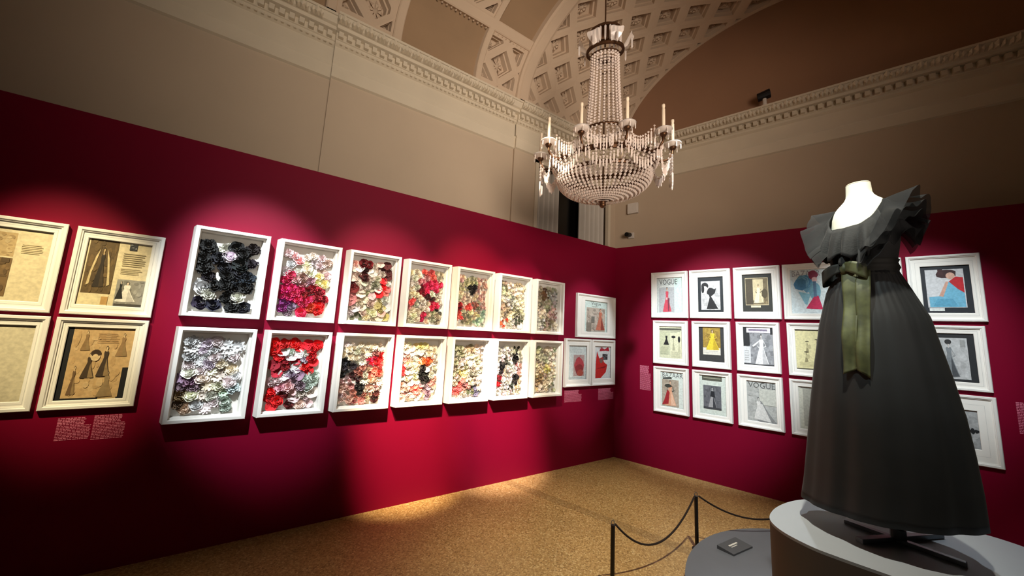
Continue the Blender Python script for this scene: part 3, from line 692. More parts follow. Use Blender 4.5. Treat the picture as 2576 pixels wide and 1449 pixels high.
for bi, (row, colm, fr, kinds, label, zones) in enumerate(BOXES):
    s_left = 4.527 + 0.032 - 0.5085 * colm; zb = 1.605 if row == 'T' else 0.877
    place = PL(s_left, zb)
    o = empty('shadow_box', place(BW / 2, 0, 0), label, 'shadow box', 'flower boxes on the left wall')
    b = MB(); loops(b, place, BW, BH, [(0, 0.0), (0, BD - .003), (.003, BD), (LIP - .002, BD), (LIP, BD - .002), (LIP, 0.014)])
    b.build('frame', M_WHITE, o)
    b = MB(); loops(b, place, BW, BH, [(LIP + .0005, .055), (LIP + .012, .055), (LIP + .012, 0.014)])
    b.build('inner_fillet', M_WHITE, o)
    b = MB(); i = LIP - .004
    b.add([place(x, z, 0.012) for x, z in ((i, i), (BW - i, i), (BW - i, BH - i), (i, BH - i))], [(0, 1, 2, 3)])
    b.build('backing', M_BACK, o)
    rnd = random.Random(100 + bi)
    # jittered rows of flowers
    ix0 = LIP + .012 + fr * .82; ix1 = BW - LIP - .012 - fr * .82; iz0 = LIP + .012 + fr * .82; iz1 = BH - LIP - .05 - fr * .6
    spots = []
    tries = 0
    while tries < 4000:
        tries += 1
        x = rnd.uniform(ix0, ix1); z = rnd.uniform(iz0, iz1)
        if all((x - a) ** 2 + (z - c_) ** 2 > (fr * (1.14 if colm == 0 and row == 'T' else 1.1)) ** 2 for a, c_ in spots): spots.append((x, z))
    ow = world_of(o)
    for (x, z) in spots:
        u = (x - LIP) / (BW - 2 * LIP); v = (z - LIP) / (BH - 2 * LIP)
        zn = min(zones, key=lambda q: (q[0] - u + rnd.uniform(-.03, .03)) ** 2 * 0.6 + (q[1] - v + rnd.uniform(-.03, .03)) ** 2)
        zd = math.hypot((zn[0] - u) * .7, zn[1] - v)
        if colm >= 2 and zd > (.085 if zn[2] in STRONG else .2): zn = (0, 0, rnd.choice(BASEC[bi]))
        base_c = C_[zn[2]]
        if sum(base_c) > 430: base_c = tuple(q + (255 - q) * (.32 if colm < 2 else .06) for q in base_c)
        elif sum(base_c) > 240: base_c = tuple(min(255, q * 1.12) for q in base_c)
        f = rnd.uniform(.9, 1.08); jl = rnd.uniform(-6, 6)
        cc = tuple(x_ * f + jl + rnd.uniform(-4, 4) for x_ in base_c)
        kd = 'leaf' if zn[2] in ('dgreen', 'green') else rnd.choice(kinds.split())
        me = rnd.choice(FM[kd])
        fo = bpy.data.objects.new('fabric_flower', me); COL.objects.link(fo); fo.parent = o
        fo.location = place(x, z, 0.016 + rnd.uniform(0, .012)) - ow
        sc = fr * rnd.uniform(.95, 1.32)
        fo.scale = (sc, sc, sc * .85)
        nrm = V((rnd.uniform(-.3, .2), -1, rnd.uniform(-.1, .4))).normalized()
        q = nrm.to_track_quat('Z', 'Y'); fo.rotation_euler = (q.to_matrix() @ Matrix.Rotation(rnd.uniform(0, 6.28), 3, 'Z')).to_euler()
        fo.material_slots[0].link = 'OBJECT'; fo.material_slots[0].material = fmat(cc)

# --- trio of frames by the corner
GC = 'three white frames beside the room corner'
c = Canvas(21); c.rect(0, 0, 1, 1, rgb(212, 232, 226)); c.text('Vogue', .3, .84, .72, .97, rgb(60, 62, 62)); c.lines(.32, .8, .62, .84, 2, rgb(120, 110, 100))
c.photo(.1, .02, .92, .78, rgb(196, 184, 170), [rgb(150, 140, 128), rgb(210, 200, 188), rgb(176, 160, 146), rgb(110, 106, 100)], 34)
c.figure(.7, .08, .72, .2, rgb(202, 120, 96), rgb(226, 178, 150), rgb(40, 36, 36), shade=rgb(150, 70, 60), arms=rgb(220, 170, 144)); c.rect(.3, .3, .44, .5, rgb(120, 118, 110)); c.rect(.1, .02, .3, .3, rgb(140, 132, 120))
picture(PL(.772, 1.59), .733, .58, (.15, .075, .585, .5), c, 'framed_cover', 'white framed magazine cover set highest beside the corner, seated figure in pink', 'framed picture', GC)
c = Canvas(22); c.rect(0, 0, 1, 1, rgb(214, 224, 222)); c.lines(.05, .78, .8, .98, 5, rgb(178, 186, 186), .2)
c.photo(.3, .1, .9, .72, rgb(186, 160, 156), [rgb(200, 140, 140), rgb(160, 110, 110), rgb(210, 190, 186)], 16); c.ell(.6, .42, .26, .22, rgb(190, 70, 78), 12, .1); c.ell(.6, .3, .22, .16, rgb(150, 50, 54), 12, .12); c.ell(.66, .2, .18, .1, rgb(178, 80, 66), 10, .1); c.lines(.05, .0, .85, .08, 2, rgb(180, 190, 190), .2)
picture(PL(.954, .962), .45, .605, (.07, .085, .385, .52), c, 'framed_page', 'white framed page with a mottled pink dress photo, left one of the lower pair', 'framed picture', GC)
c = Canvas(23); c.rect(0, 0, 1, 1, rgb(220, 226, 226)); c.poly([(.3, .84), (.42, .97), (.62, .9), (.86, .98), (.94, .84), (.7, .86)], rgb(176, 24, 44)); c.lines(.3, .9, .6, .98, 2, rgb(150, 110, 116))
c.photo(.5, .58, .82, .76, DG, [BLK, LG], 8, .25); c.poly([(.08, .02), (.4, .02), (.72, .2), (.8, .42), (.6, .5), (.5, .66), (.3, .62), (.16, .84), (.1, .5)], rgb(198, 36, 34)); c.poly([(.1, .3), (.6, .32), (.78, .4), (.5, .36)], rgb(140, 18, 24)); c.ell(.42, .55, .1, .08, rgb(120, 90, 84), 10, .1)
picture(PL(.489, .962), .45, .605, (.07, .085, .385, .52), c, 'framed_page', 'white framed page with a vivid red gown, right one of the lower pair', 'framed picture', GC)

# --- right wall: three rows of framed covers
def PR(t_left, zb):
    return lambda x, z, d: on_right(t_left + x, zb + z, d)
GR = 'framed fashion covers on the right wall'
MINT = rgb(208, 232, 224)
def pr(row, t, w, canvas, opening, label, zb, h):
    W_, H_ = w, h
    op = (opening[0] * W_, opening[1] * H_, opening[2] * W_, opening[3] * H_)
    picture(PR(t, zb), W_, H_, op, canvas, 'framed_cover', label, 'framed picture', GR)
T0, T1, T2 = (1.897, .606), (1.303, .557), (.699, .567)
c = Canvas(31); c.rect(0, 0, 1, 1, rgb(206, 214, 210)); c.rect(.68, 0, 1, 1, MINT); c.rect(.08, .03, .68, .72, rgb(178, 182, 184)); c.text('VOGUE', .1, .8, .8, .95, rgb(64, 64, 66)); c.lines(.12, .735, .72, .77, 1, WH)
c.figure(.4, .04, .72, .17, rgb(206, 74, 92), rgb(226, 180, 150), BLK); c.poly([(.42, .42), (.5, .42), (.48, .06), (.44, .05)], rgb(120, 50, 70)); c.rect(.36, .38, .42, .44, rgb(240, 180, 180))
pr(0, .51, .434, c, (.14, .1, .86, .88), 'magazine cover with slim pink column dress on grey, top left of the grid', *T0)
c = Canvas(32); c.rect(0, 0, 1, 1, rgb(30, 36, 42)); c.photo(.12, .07, .86, .88, rgb(206, 206, 206), [rgb(180, 180, 180), rgb(222, 222, 222), rgb(150, 150, 150)], 24)
c.ell(.28, .74, .14, .1, BLK); c.ell(.28, .62, .13, .12, rgb(232, 230, 226)); c.ell(.2, .66, .06, .12, BLK); c.ell(.5, .58, .16, .1, BLK, 10, .2); c.poly([(.4, .6), (.6, .6), (.52, .44), (.78, .1), (.34, .1), (.46, .42)], BLK); c.poly([(.6, .62), (.72, .68), (.66, .52)], BLK)
pr(0, .972, .432, c, (.2, .12, .84, .85), 'portrait in black bow and dress on dark mat, second of the top row', *T0)
c = Canvas(33); c.rect(0, 0, 1, 1, rgb(44, 44, 38)); c.rect(.1, .18, .86, .9, rgb(190, 176, 140)); c.photo(.12, .2, .84, .88, rgb(120, 106, 76), [rgb(96, 84, 58), rgb(150, 134, 98), rgb(110, 96, 68)], 20); c.rect(.12, .2, .36, .88, rgb(72, 62, 44)); c.rect(.36, .3, .7, .86, rgb(206, 192, 152))
c.figure(.54, .24, .5, .16, rgb(232, 222, 188), rgb(210, 180, 140), rgb(50, 42, 30), arms=rgb(70, 60, 44), shade=rgb(200, 188, 150)); c.ell(.74, .48, .1, .12, rgb(76, 66, 42), 12, .1); c.rect(.28, .12, .6, .17, rgb(226, 216, 180))
pr(0, 1.443, .43, c, (.18, .13, .84, .86), 'sepia photo of a white gown on dark mat, third of the top row', *T0)
c = Canvas(34); c.rect(0, 0, 1, 1, rgb(222, 236, 238)); c.text('BAZAAR', .05, .84, .8, .97, rgb(150, 158, 168))
for k in range(15):
    a = .3 + k * .16; c.ell(.36 + .12 * math.cos(a), .58 + .14 * math.sin(a), .17, .15, [rgb(96, 160, 196), rgb(120, 180, 210), rgb(76, 140, 184)][k % 3], 10, .15)
c.poly([(.2, .5), (.52, .44), (.42, .2), (.36, .22)], rgb(140, 196, 214)); c.ell(.62, .86, .13, .1, rgb(140, 44, 74), 10, .2); c.ell(.64, .76, .07, .06, rgb(230, 190, 190)); c.ell(.64, .5, .16, .2, rgb(120, 176, 196), 12, .1); c.poly([(.38, .12), (.82, .1), (.72, .4), (.62, .4)], rgb(208, 40, 90)); c.rect(.6, .38, .68, .72, rgb(86, 120, 150))
pr(0, 1.902, .43, c, (.14, .1, .86, .9), 'cover with blue fan shaped gown and red hat, fourth of the top row', *T0)
c = Canvas(35); c.rect(0, 0, 1, 1, rgb(210, 214, 214)); c.figure(.5, .1, .7, .3, DG, LG, BLK)
pr(0, 2.365, .43, c, (.16, .12, .84, .86), 'white frame almost hidden behind the dress, only its upper edge showing by the waist', *T0)
c = Canvas(36); c.rect(0, 0, 1, 1, rgb(34, 38, 44)); c.rect(.1, .12, .86, .92, rgb(206, 208, 210)); c.rect(.12, .05, .42, .11, rgb(222, 226, 222))
c.poly([(.14, .13), (.14, .34), (.4, .36), (.56, .66), (.7, .7), (.84, .4), (.84, .13)], rgb(110, 178, 206)); c.poly([(.2, .14), (.3, .3), (.6, .3), (.7, .14)], rgb(90, 160, 190)); c.poly([(.56, .66), (.7, .76), (.84, .74), (.84, .42), (.72, .5)], rgb(190, 30, 40)); c.ell(.52, .82, .2, .09, rgb(60, 34, 36), 12, .15); c.ell(.6, .78, .09, .07, rgb(214, 170, 150)); c.poly([(.34, .36), (.42, .34), (.56, .66), (.5, .66)], rgb(206, 160, 140)); c.rect(.36, .8, .46, .92, rgb(70, 40, 42))
pr(0, 2.825, .435, c, (.18, .12, .86, .84), 'colour photo of blue gown and red shawl on dark mat, top right of grid', *T0)
c = Canvas(41); c.rect(0, 0, 1, 1, rgb(220, 222, 190)); c.rect(.0, .88, .96, .94, rgb(90, 92, 80)); c.lines(.02, .8, .95, .87, 2, rgb(130, 132, 112)); c.rect(.0, .1, .46, .8, rgb(206, 210, 176)); c.rect(.48, .02, .96, .78, rgb(228, 228, 194))
c.poly([(.18, .42), (.42, .42), (.34, .6), (.36, .7), (.26, .7), (.28, .6)], BLK); c.figure(.62, .26, .46, .06, rgb(180, 180, 150), BLK, BLK); c.ell(.62, .67, .09, .04, BLK); c.figure(.86, .2, .5, .06, rgb(200, 200, 166), rgb(60, 60, 56), BLK); c.ell(.86, .6, .05, .1, BLK); c.lines(.04, .12, .42, .36, 8, rgb(176, 180, 150)); c.lines(.52, .04, .92, .22, 6, rgb(190, 190, 158))
pr(1, .53, .406, c, (.17, .13, .84, .87), 'pale yellow page with small black dress sketches, left end of the middle row', *T1)
c = Canvas(42); c.rect(0, 0, 1, 1, rgb(56, 56, 56)); c.photo(.16, .4, .84, .99, rgb(168, 138, 56), [rgb(130, 100, 40), rgb(196, 168, 80), rgb(150, 120, 60)], 26); c.rect(.16, .2, .84, .4, rgb(232, 228, 214))
c.figure(.54, .34, .6, .26, rgb(230, 206, 56), rgb(224, 196, 150), rgb(60, 40, 24), arms=rgb(220, 190, 60), shade=rgb(200, 170, 40)); c.lines(.2, .24, .8, .32, 2, LG, .2)
pr(1, .99, .397, c, (.17, .13, .85, .88), 'framed photo of a sumptuous yellow dress on dark mat in the middle row', *T1)
c = Canvas(43); c.rect(0, 0, 1, 1, rgb(150, 152, 156)); c.photo(0, 0, 1, .86, rgb(150, 152, 156), [rgb(120, 122, 126), rgb(176, 178, 182), rgb(100, 102, 106)], 26); c.rect(0, .5, .22, 1, rgb(36, 38, 42)); c.rect(.9, .82, 1, 1, rgb(36, 38, 42)); c.rect(.12, .85, .9, .98, rgb(226, 222, 230)); c.lines(.18, .88, .84, .96, 1, rgb(130, 120, 140), .6); c.rect(.0, .05, .24, .48, rgb(222, 224, 226)); c.lines(.04, .1, .2, .4, 5, LG); c.rect(0, .0, 1, .04, rgb(50, 52, 56))
c.figure(.6, .04, .8, .22, rgb(236, 236, 236), rgb(216, 212, 208), rgb(50, 50, 52), arms=rgb(226, 226, 226), shade=rgb(200, 200, 202)); c.poly([(.28, .5), (.54, .66), (.5, .58), (.34, .48)], rgb(226, 226, 226))
pr(1, 1.452, .394, c, (.15, .13, .86, .9), 'grey photo of a woman in white with outstretched arm, third of the middle row', *T1)
c = Canvas(44); c.rect(0, 0, 1, 1, rgb(228, 220, 168)); c.rect(0, .96, 1, 1, rgb(110, 106, 80)); c.rect(0, .0, 1, .04, rgb(96, 92, 72))
for (x, y, h) in ((.34, .42, .3), (.62, .42, .36), (.76, .64, .24), (.3, .2, .26)): c.figure(x, y, h, .05, rgb(150, 142, 104), rgb(120, 112, 84), rgb(70, 66, 50)); c.ell(x + .05, y + h * .5, .07, h * .2, rgb(196, 188, 142), 9, .2); c.ell(x, y + h * .93, .06, .014, rgb(90, 84, 62))
c.lines(.1, .08, .9, .2, 4, rgb(200, 192, 146), .3)
pr(1, 1.914, .395, c, (.15, .12, .86, .88), 'pale yellow page of line sketches, fourth of the middle row beside the dress', *T1)
c = Canvas(46); c.rect(0, 0, 1, 1, rgb(40, 42, 44)); c.photo(.06, .06, .84, .9, rgb(196, 198, 198), [rgb(176, 178, 178), rgb(212, 214, 214), rgb(160, 162, 162)], 20); c.figure(.46, .1, .76, .17, rgb(130, 136, 140), rgb(206, 200, 196), rgb(46, 46, 46), shade=rgb(76, 80, 84), arms=rgb(160, 164, 166)); c.ell(.46, .82, .07, .05, rgb(50, 50, 50)); c.rect(.7, .72, .8, .86, rgb(160, 162, 160))
pr(1, 2.838, .40, c, (.14, .12, .84, .88), 'grey photo of a long pale gown on black mat, right end of middle row', *T1)
c = Canvas(51); c.rect(0, 0, 1, 1, rgb(222, 232, 224)); c.text('BAZAAR', .08, .84, .96, .97, rgb(104, 108, 110)); c.poly([(.08, .82), (.46, .86), (.5, .8), (.1, .78)], rgb(70, 74, 70)); c.photo(.06, .03, .78, .78, rgb(176, 164, 146), [rgb(150, 138, 122), rgb(196, 186, 170)], 18)
c.figure(.42, .06, .72, .26, rgb(228, 168, 134), rgb(226, 190, 160), rgb(50, 40, 36), arms=rgb(70, 70, 60), shade=rgb(240, 196, 166)); c.poly([(.06, .06), (.34, .1), (.4, .42), (.3, .5), (.16, .2)], rgb(164, 34, 44)); c.ell(.34, .6, .16, .05, rgb(60, 62, 54), 10, .2)
pr(2, .533, .403, c, (.19, .12, .86, .9), 'cover with a peach gown and red train, left end of the bottom row', *T2)
c = Canvas(52); c.rect(0, 0, 1, 1, rgb(216, 226, 216)); c.rect(.1, .86, .84, .98, rgb(86, 88, 76)); c.lines(.14, .9, .8, .96, 1, rgb(160, 160, 140), .4); c.photo(.14, .14, .8, .74, rgb(104, 106, 112), [rgb(84, 86, 92), rgb(126, 128, 132), rgb(70, 72, 78)], 20)
c.figure(.48, .18, .54, .16, rgb(166, 166, 168), rgb(206, 206, 206), rgb(60, 60, 64), shade=rgb(60, 62, 68)); c.poly([(.4, .46), (.58, .44), (.56, .6), (.44, .6)], rgb(36, 38, 44)); c.rect(.14, .14, .8, .19, rgb(66, 68, 72))
pr(2, .985, .402, c, (.17, .11, .86, .91), 'dark photo of black bodice under a dark header, second of the bottom row', *T2)
c = Canvas(53); c.photo(0, 0, 1, 1, rgb(184, 186, 182), [rgb(170, 172, 168), rgb(198, 200, 196), rgb(160, 162, 160)], 26); c.rect(.42, .42, .98, .82, rgb(198, 200, 190)); c.text('VOGUE', .06, .83, .96, .97, rgb(92, 94, 92))
c.poly([(.34, .02), (.98, .0), (.7, .26), (.5, .5), (.44, .52)], rgb(140, 142, 142)); c.figure(.42, .06, .56, .2, rgb(222, 222, 218), rgb(196, 194, 190), rgb(44, 44, 46), lean=-.2); c.poly([(.4, .06), (.8, .02), (.52, .44), (.44, .44)], rgb(216, 216, 212))
pr(2, 1.445, .404, c, (.2, .12, .86, .89), 'grey cover with a white bridal gown and long train, third of the bottom row', *T2)
c = Canvas(54); c.rect(0, 0, 1, 1, rgb(216, 216, 200)); c.rect(.12, .08, .4, .96, rgb(178, 178, 166)); c.rect(.46, .04, .62, .96, rgb(224, 220, 190)); c.rect(.66, .1, .92, .96, rgb(190, 190, 180)); c.lines(.05, .94, .95, .99, 1, rgb(120, 120, 116), .3)
pr(2, 1.91, .405, c, (.16, .12, .86, .88), 'framed sheet with pale vertical strips, fourth of the bottom row beside the skirt', *T2)
c = Canvas(56); c.photo(0, 0, 1, 1, rgb(170, 172, 172), [rgb(150, 152, 152), rgb(186, 188, 188), rgb(136, 138, 138)], 24); c.ell(.52, .8, .16, .12, rgb(90, 92, 94), 12, .15); c.ell(.54, .74, .1, .1, rgb(206, 206, 204)); c.poly([(.3, .1), (.7, .1), (.66, .5), (.56, .62), (.46, .62), (.34, .5)], rgb(96, 98, 100)); c.ell(.78, .46, .08, .07, BLK, 9, .25); c.ell(.9, .46, .07, .05, BLK, 9, .25); c.rect(.62, .44, .98, .49, BLK)
pr(2, 2.842, .404, c, (.3, .22, .74, .78), 'grey photo of a woman holding a dark spray of blossom, bottom right of the grid', *T2)

# --- caption texts printed straight on the walls
def caption(place, w, h, label, rows, seed):
    b = MB(); r = random.Random(seed); z = h
    for k in range(rows):
        hh = h / rows; heavy = k < rows * .3
        x = 0.0
        while x < w * (1 if not heavy else .8) - .004:
            l = min(r.uniform(.006, .02), w - x); t = hh * (.62 if heavy else .5)
            b.add([place(x, z - hh, .0012), place(x + l, z - hh, .0012), place(x + l, z - hh + t, .0012), place(x, z - hh + t, .0012)], [(0, 1, 2, 3)])
            x += l + .003
        z -= hh
    o = b.build('caption', M_VINYL, None, place(w / 2, 0, 0)); tag(o, label, 'caption', 'pink captions on the crimson walls')
caption(PL(5.012, .81), .142, .135, 'pink wall text block, left of the two under the tan collage', 15, 1)
caption(PL(4.862, .80), .142, .15, 'pink wall text block, right of the two under the tan collage', 16, 2)
caption(PL(.923, .775), .292, .147, 'pink wall text below the left frame of the corner pair', 14, 3)
caption(PL(.325, .77), .297, .15, 'pink wall text below the right frame of the corner pair', 14, 4)
caption(PR(.344, .943), .138, .318, 'tall pink wall text between the corner and the right grid', 26, 5)
caption(PR(3.34, 1.0), .14, .25, 'dim pink wall text at the far right edge beyond the grid', 20, 6)

# ------------------------------------------------------------------ small fittings on the plaster wall
def on_east(t, z, d=0): return DR * t + NR * (ER + d) + V((0, 0, z))
o = empty('wall_sensor', on_east(.143, 3.515, 0), 'small white square box on the plaster wall under the chandelier', 'sensor box')
b = MB(); b.box(on_east(.062, 3.52, 0), DR * .162, NR * .05, (0, 0, .165)); bevel(b.build('housing', M_GREYBOX, o), .008)
b = MB(); b.box(on_east(.085, 3.545, .05), DR * .116, NR * .004, (0, 0, .115)); b.build('cover', M_GREYBOX, o)
o = empty('security_camera', on_east(.11, 3.17, 0), 'small dark camera on the plaster wall just above the crimson corner', 'camera')
b = MB(); b.box(on_east(.07, 3.13, 0), DR * .09, NR * .03, (0, 0, .09)); bevel(b.build('bracket', M_GREYBOX, o), .006)
b = MB(); b.tube([on_east(.105, 3.185, .03), on_east(.09, 3.178, .07), on_east(.08, 3.17, .13)], [.03, .036, .034], 14); b.build('camera_body', M_BLKPL, o, smooth=False)
co = V((*corner(Y2, .14), 0)) + DR * 1.87
o = empty('cornice_spotlight', co + V((0, 0, 4.6)), 'small dark lamp head on a pale bracket on top of the right cornice', 'spotlight')
b = MB(); b.tube([co + V((0, 0, 4.592)), co + V((0, 0, 4.70))], .022, 10); b.lathe([(.0, 4.602), (.05, 4.6), (.05, 4.588), (.0, 4.588)], 14, co); b.build('bracket', M_GREYBOX, o)
b = MB(); q = co + V((0, 0, 4.74)); b.tube([q - DR * .07 - V((0, 0, .0)), q + DR * .06 + V((0, 0, .02))], [.05, .056], 14); b.build('lamp_head', M_BLKPL, o)

# ------------------------------------------------------------------ chandelier
CH = V((-1.668, -1.274, 0)); vd = V((CH.x - CAM.x, CH.y - CAM.y, 0)).normalized(); AX = V((vd.y, -vd.x, 0)); AY = -vd * 0.66
def cp(r, a, z): return CH + AX * (r * math.sin(a)) + AY * (r * math.cos(a)) + V((0, 0, z))    # a = 0 faces the viewer
ch = empty('chandelier', CH + V((0, 0, 2.76)), 'large crystal chandelier with ten unlit candles hanging from the vault', 'chandelier')
ztop = VZ + VB * math.sin(math.acos(1 - ((CH.y - VE) / DR.y) / VA)) if True else 6
b = MB(); b.tube([CH + V((0, 0, ztop + .02)), CH + V((0, 0, 2.80))], .007, 8); b.build('rod', M_BRONZE, ch)
b = MB(); b.lathe([(.0, ztop - .06), (.03, ztop - .05), (.07, ztop), (.07, ztop + .06)], 20, CH); b.build('ceiling_rose', M_BRONZE, ch, smooth=True)
def bead(mb, p, r, rz=None):
    rz = rz or r * 1.15; p = V(p)
    vs = [p + V((0, 0, rz)), p - V((0, 0, rz))] + [p + V((r * math.cos(a), r * math.sin(a), 0)) for a in (0, PI / 3, 2 * PI / 3, PI, 4 * PI / 3, 5 * PI / 3)]
    mb.add(vs, [(0, 2 + k, 2 + (k + 1) % 6) for k in range(6)] + [(1, 2 + (k + 1) % 6, 2 + k) for k in range(6)])
def prism(mb, p, l, r):
    p = V(p)      # pointed drop hanging down from p
    a = [p + V((r * math.cos(k * PI / 2), r * math.sin(k * PI / 2), -l * .12)) for k in range(4)]
    c_ = [p + V((r * .9 * math.cos(k * PI / 2), r * .9 * math.sin(k * PI / 2), -l * .8)) for k in range(4)]
    vs = [p] + a + c_ + [p - V((0, 0, l))]
    mb.add(vs, [(0, 1 + (k + 1) % 4, 1 + k) for k in range(4)] + [(1 + k, 1 + (k + 1) % 4, 5 + (k + 1) % 4, 5 + k) for k in range(4)] + [(9, 5 + k, 5 + (k + 1) % 4) for k in range(4)])
def ring(name, r, z, th, hgt, material=M_BRONZE):
    b = MB(); prof = [(r - th, z - hgt / 2), (r + th, z - hgt / 2), (r + th * 1.3, z), (r + th, z + hgt / 2), (r - th, z + hgt / 2), (r - th, z - hgt / 2)]
    b.grid(lambda i, j: cp(prof[j][0], 2 * PI * i / 48, prof[j][1]), 48, len(prof), True); return b.build(name, material, ch, smooth=False)
# crown
ring('crown_hoop', .14, 4.50, .006, .02); ring('crown_hoop', .165, 4.29, .01, .03); ring('crown_hoop', .13, 4.24, .006, .015)
b = MB(); b.grid(lambda i, j: cp([.0, .06, .12, .14][j], 2 * PI * i / 32, [4.56, 4.555, 4.53, 4.5][j]), 32, 4, True); b.build('crown_cap', M_BRONZE, ch, smooth=True)
for k in range(20):
    b = MB(); a = 2 * PI * k / 20; prism(b, cp(.142, a, 4.49), .17, .013); b.build('crown_prism', M_PRISM, ch)
for k in range(24):
    b = MB(); a = 2 * PI * k / 24
    for q in range(4): bead(b, cp(.12 - q * .012, a, 4.25 - q * .03), .011)
    b.build('crown_pendant', M_CRYSTAL, ch)
for k in range(7):      # curved glass plumes around the crown
    b = MB(); a = 2 * PI * (k + .5) / 7
    def P(i, j, a=a):
        v = j / 7; u = (i - 2) / 2
        r_ = .15 + .10 * math.sin(v * PI * .75); z = 4.28 + .20 * v - .10 * max(0, v - .6) * 2
        wd = .065 * math.sin(PI * (.12 + .86 * v))
        return cp(r_ + .012 * u * u, a + u * wd / .25, z)
    b.grid(P, 5, 8); b.build('glass_plume', M_PRISM, ch, smooth=True)
    b = MB(); prism(b, cp(.245, a, 4.36), .12, .012); b.build('plume_drop', M_PRISM, ch)
# bead tent
for k in range(22):
    b = MB(); a = 2 * PI * k / 22
    for q in range(26):
        v = q / 25; bead(b, cp(.125 + .035 * v ** 1.6, a, 4.23 + (3.50 - 4.23) * v), .0125, .0135)
    b.build('bead_strand', M_CRYSTAL, ch)
ring('tent_hoop', .165, 3.49, .008, .022)
for k in range(24):     # beads sweeping from the tent out to the main ring
    b = MB(); a = 2 * PI * (k + .5) / 24
    for q in range(12):
        v = q / 11; bead(b, cp(.165 + .265 * v, a, 3.48 - .30 * math.sin(v * PI / 2)), .012)
    b.build('sweep_strand', M_CRYSTAL, ch)
ring('main_ring', .43, 3.17, .012, .045); ring('basket_hoop', .40, 3.045, .01, .03)
NA = 10
def arm_a(k): return 2 * PI * (k + .5) / NA
for k in range(NA):
    a = arm_a(k)
    am = MB(); pts = [cp(.42, a, 3.18), cp(.48, a, 3.14), cp(.54, a, 3.15), cp(.575, a, 3.20), cp(.58, a, 3.255)]
    am.tube(pts, [.011, .012, .011, .01, .012], 8); ao = am.build('arm', M_BRONZE, ch, cp(.43, a, 3.18), True)
    c_ = cp(.58, a, 0)
    b = MB(); b.lathe([(.0, 3.235), (.02, 3.24), (.03, 3.26), (.022, 3.268), (.0, 3.268)], 12, c_); b.build('socket', M_BRONZE, ao, smooth=True)
    b = MB(); b.lathe([(.012, 3.262), (.045, 3.264), (.066, 3.285), (.070, 3.292), (.062, 3.286), (.04, 3.272), (.012, 3.272)], 18, c_); b.build('drip_pan', M_PRISM, ao, smooth=True)
    b = MB(); b.lathe([(.0, 3.27), (.0135, 3.27), (.0135, 3.475), (.011, 3.478), (.011, 3.49), (.014, 3.5), (.013, 3.518), (.0, 3.522)], 12, c_); b.build('candle', M_WAX, ao, smooth=True)
    for q in range(6):
        b = MB(); prism(b, c_ + V((.062 * math.cos(q * PI / 3), .062 * math.sin(q * PI / 3), 3.282)), .05, .006); b.build('pan_drop', M_PRISM, ao)
def swag(name, r0, z_hi, z_lo, n, drop, pr_r, r_in=None):
    for k in range(NA):
        b = MB()
        for q in range(n):
            v = q / (n - 1); a = arm_a(k) + v * 2 * PI / NA
            z = z_lo + (z_hi - z_lo) * (2 * v - 1) ** 2
            rr = r0 - .04 * (1 - (2 * v - 1) ** 2)
            bead(b, cp(rr, a, z), .011)
            if drop: prism(b, cp(rr, a, z - .012), drop * (1 if q % 2 else .85), pr_r)
        b.build(name, M_CRYSTAL, ch)
swag('prism_fringe', .50, 3.36, 3.245, 13, .12, .009)
swag('lower_swag', .555, 3.2, 3.04, 13, .085, .009)
for k in range(48):     # curtain of beads from the ring to the basket hoop
    b = MB(); a = 2 * PI * k / 48
    for q in range(8):
        v = q / 7; bead(b, cp(.475 - .06 * v + .02 * math.sin(v * PI), a, 3.24 - .19 * v), .0135)
    b.build('drape_strand', M_CRYSTAL, ch)
for k in range(60):
    b = MB(); a = 2 * PI * (k + .5) / 60
    for q in range(15):
        v = q / 14; bead(b, cp(.415 * math.cos(v * PI / 2 * .93), a, 3.035 - .225 * math.sin(v * PI / 2)), .0155 - .004 * v)
    b.build('basket_strand', M_CRYSTAL, ch)
for k in (2, 7):        # long drops below the outermost arms
    for kk in (k, ):
        for q in range(5):
            b = MB(); a = arm_a(kk) + (q - 2) * .07
            for j in range(5): bead(b, cp(.57, a, 3.16 - j * .03), .011)
            prism(b, cp(.57, a, 3.01), .14 - .02 * abs(q - 2), .010); b.build('long_drop', M_PRISM, ch)
b = MB(); b.lathe([(.0, 2.83), (.06, 2.825), (.07, 2.815), (.03, 2.80), (.026, 2.775), (.03, 2.765), (.016, 2.745), (.0, 2.74)], 16, CH); b.build('finial', M_BRONZE, ch, smooth=True)

# ------------------------------------------------------------------ plinth, platform, stand
def smooth_closed(pts, n=8):
    out = []; m_ = len(pts)
    for i in range(m_):
        p0, p1, p2, p3 = (V(pts[(i + k - 1) % m_]) for k in range(4))
        for j in range(n):
            t = j / n
            out.append(0.5 * ((2 * p1) + (p2 - p0) * t + (2 * p0 - 5 * p1 + 4 * p2 - p3) * t * t + (3 * p1 - p0 - 3 * p2 + p3) * t ** 3))
    return out
PZ = 0.75
outl = smooth_closed([(-.946, -3.171), (-.940, -3.07), (-.985, -2.93), (-1.06, -2.76), (-1.14, -2.62), (-1.23, -2.535), (-1.36, -2.478), (-1.511, -2.455), (-1.658, -2.461), (-1.775, -2.495), (-1.845, -2.57),
                      (-1.872, -2.68), (-1.860, -2.77), (-1.828, -2.9), (-1.79, -3.06), (-1.71, -3.24), (-1.56, -3.4), (-1.35, -3.47), (-1.12, -3.42), (-.99, -3.3)])
o = empty('display_plinth', (-1.42, -2.95, .1), 'tall grey free-form plinth carrying the black dress', 'plinth')
m_ = len(outl)
b = MB(); b.add([(p.x, p.y, .1) for p in outl] + [(p.x, p.y, PZ - .012) for p in outl], [(i, i + m_, (i + 1) % m_ + m_, (i + 1) % m_) for i in range(m_)]); b.build('side', M_PLINTHSIDE, o, smooth=True)
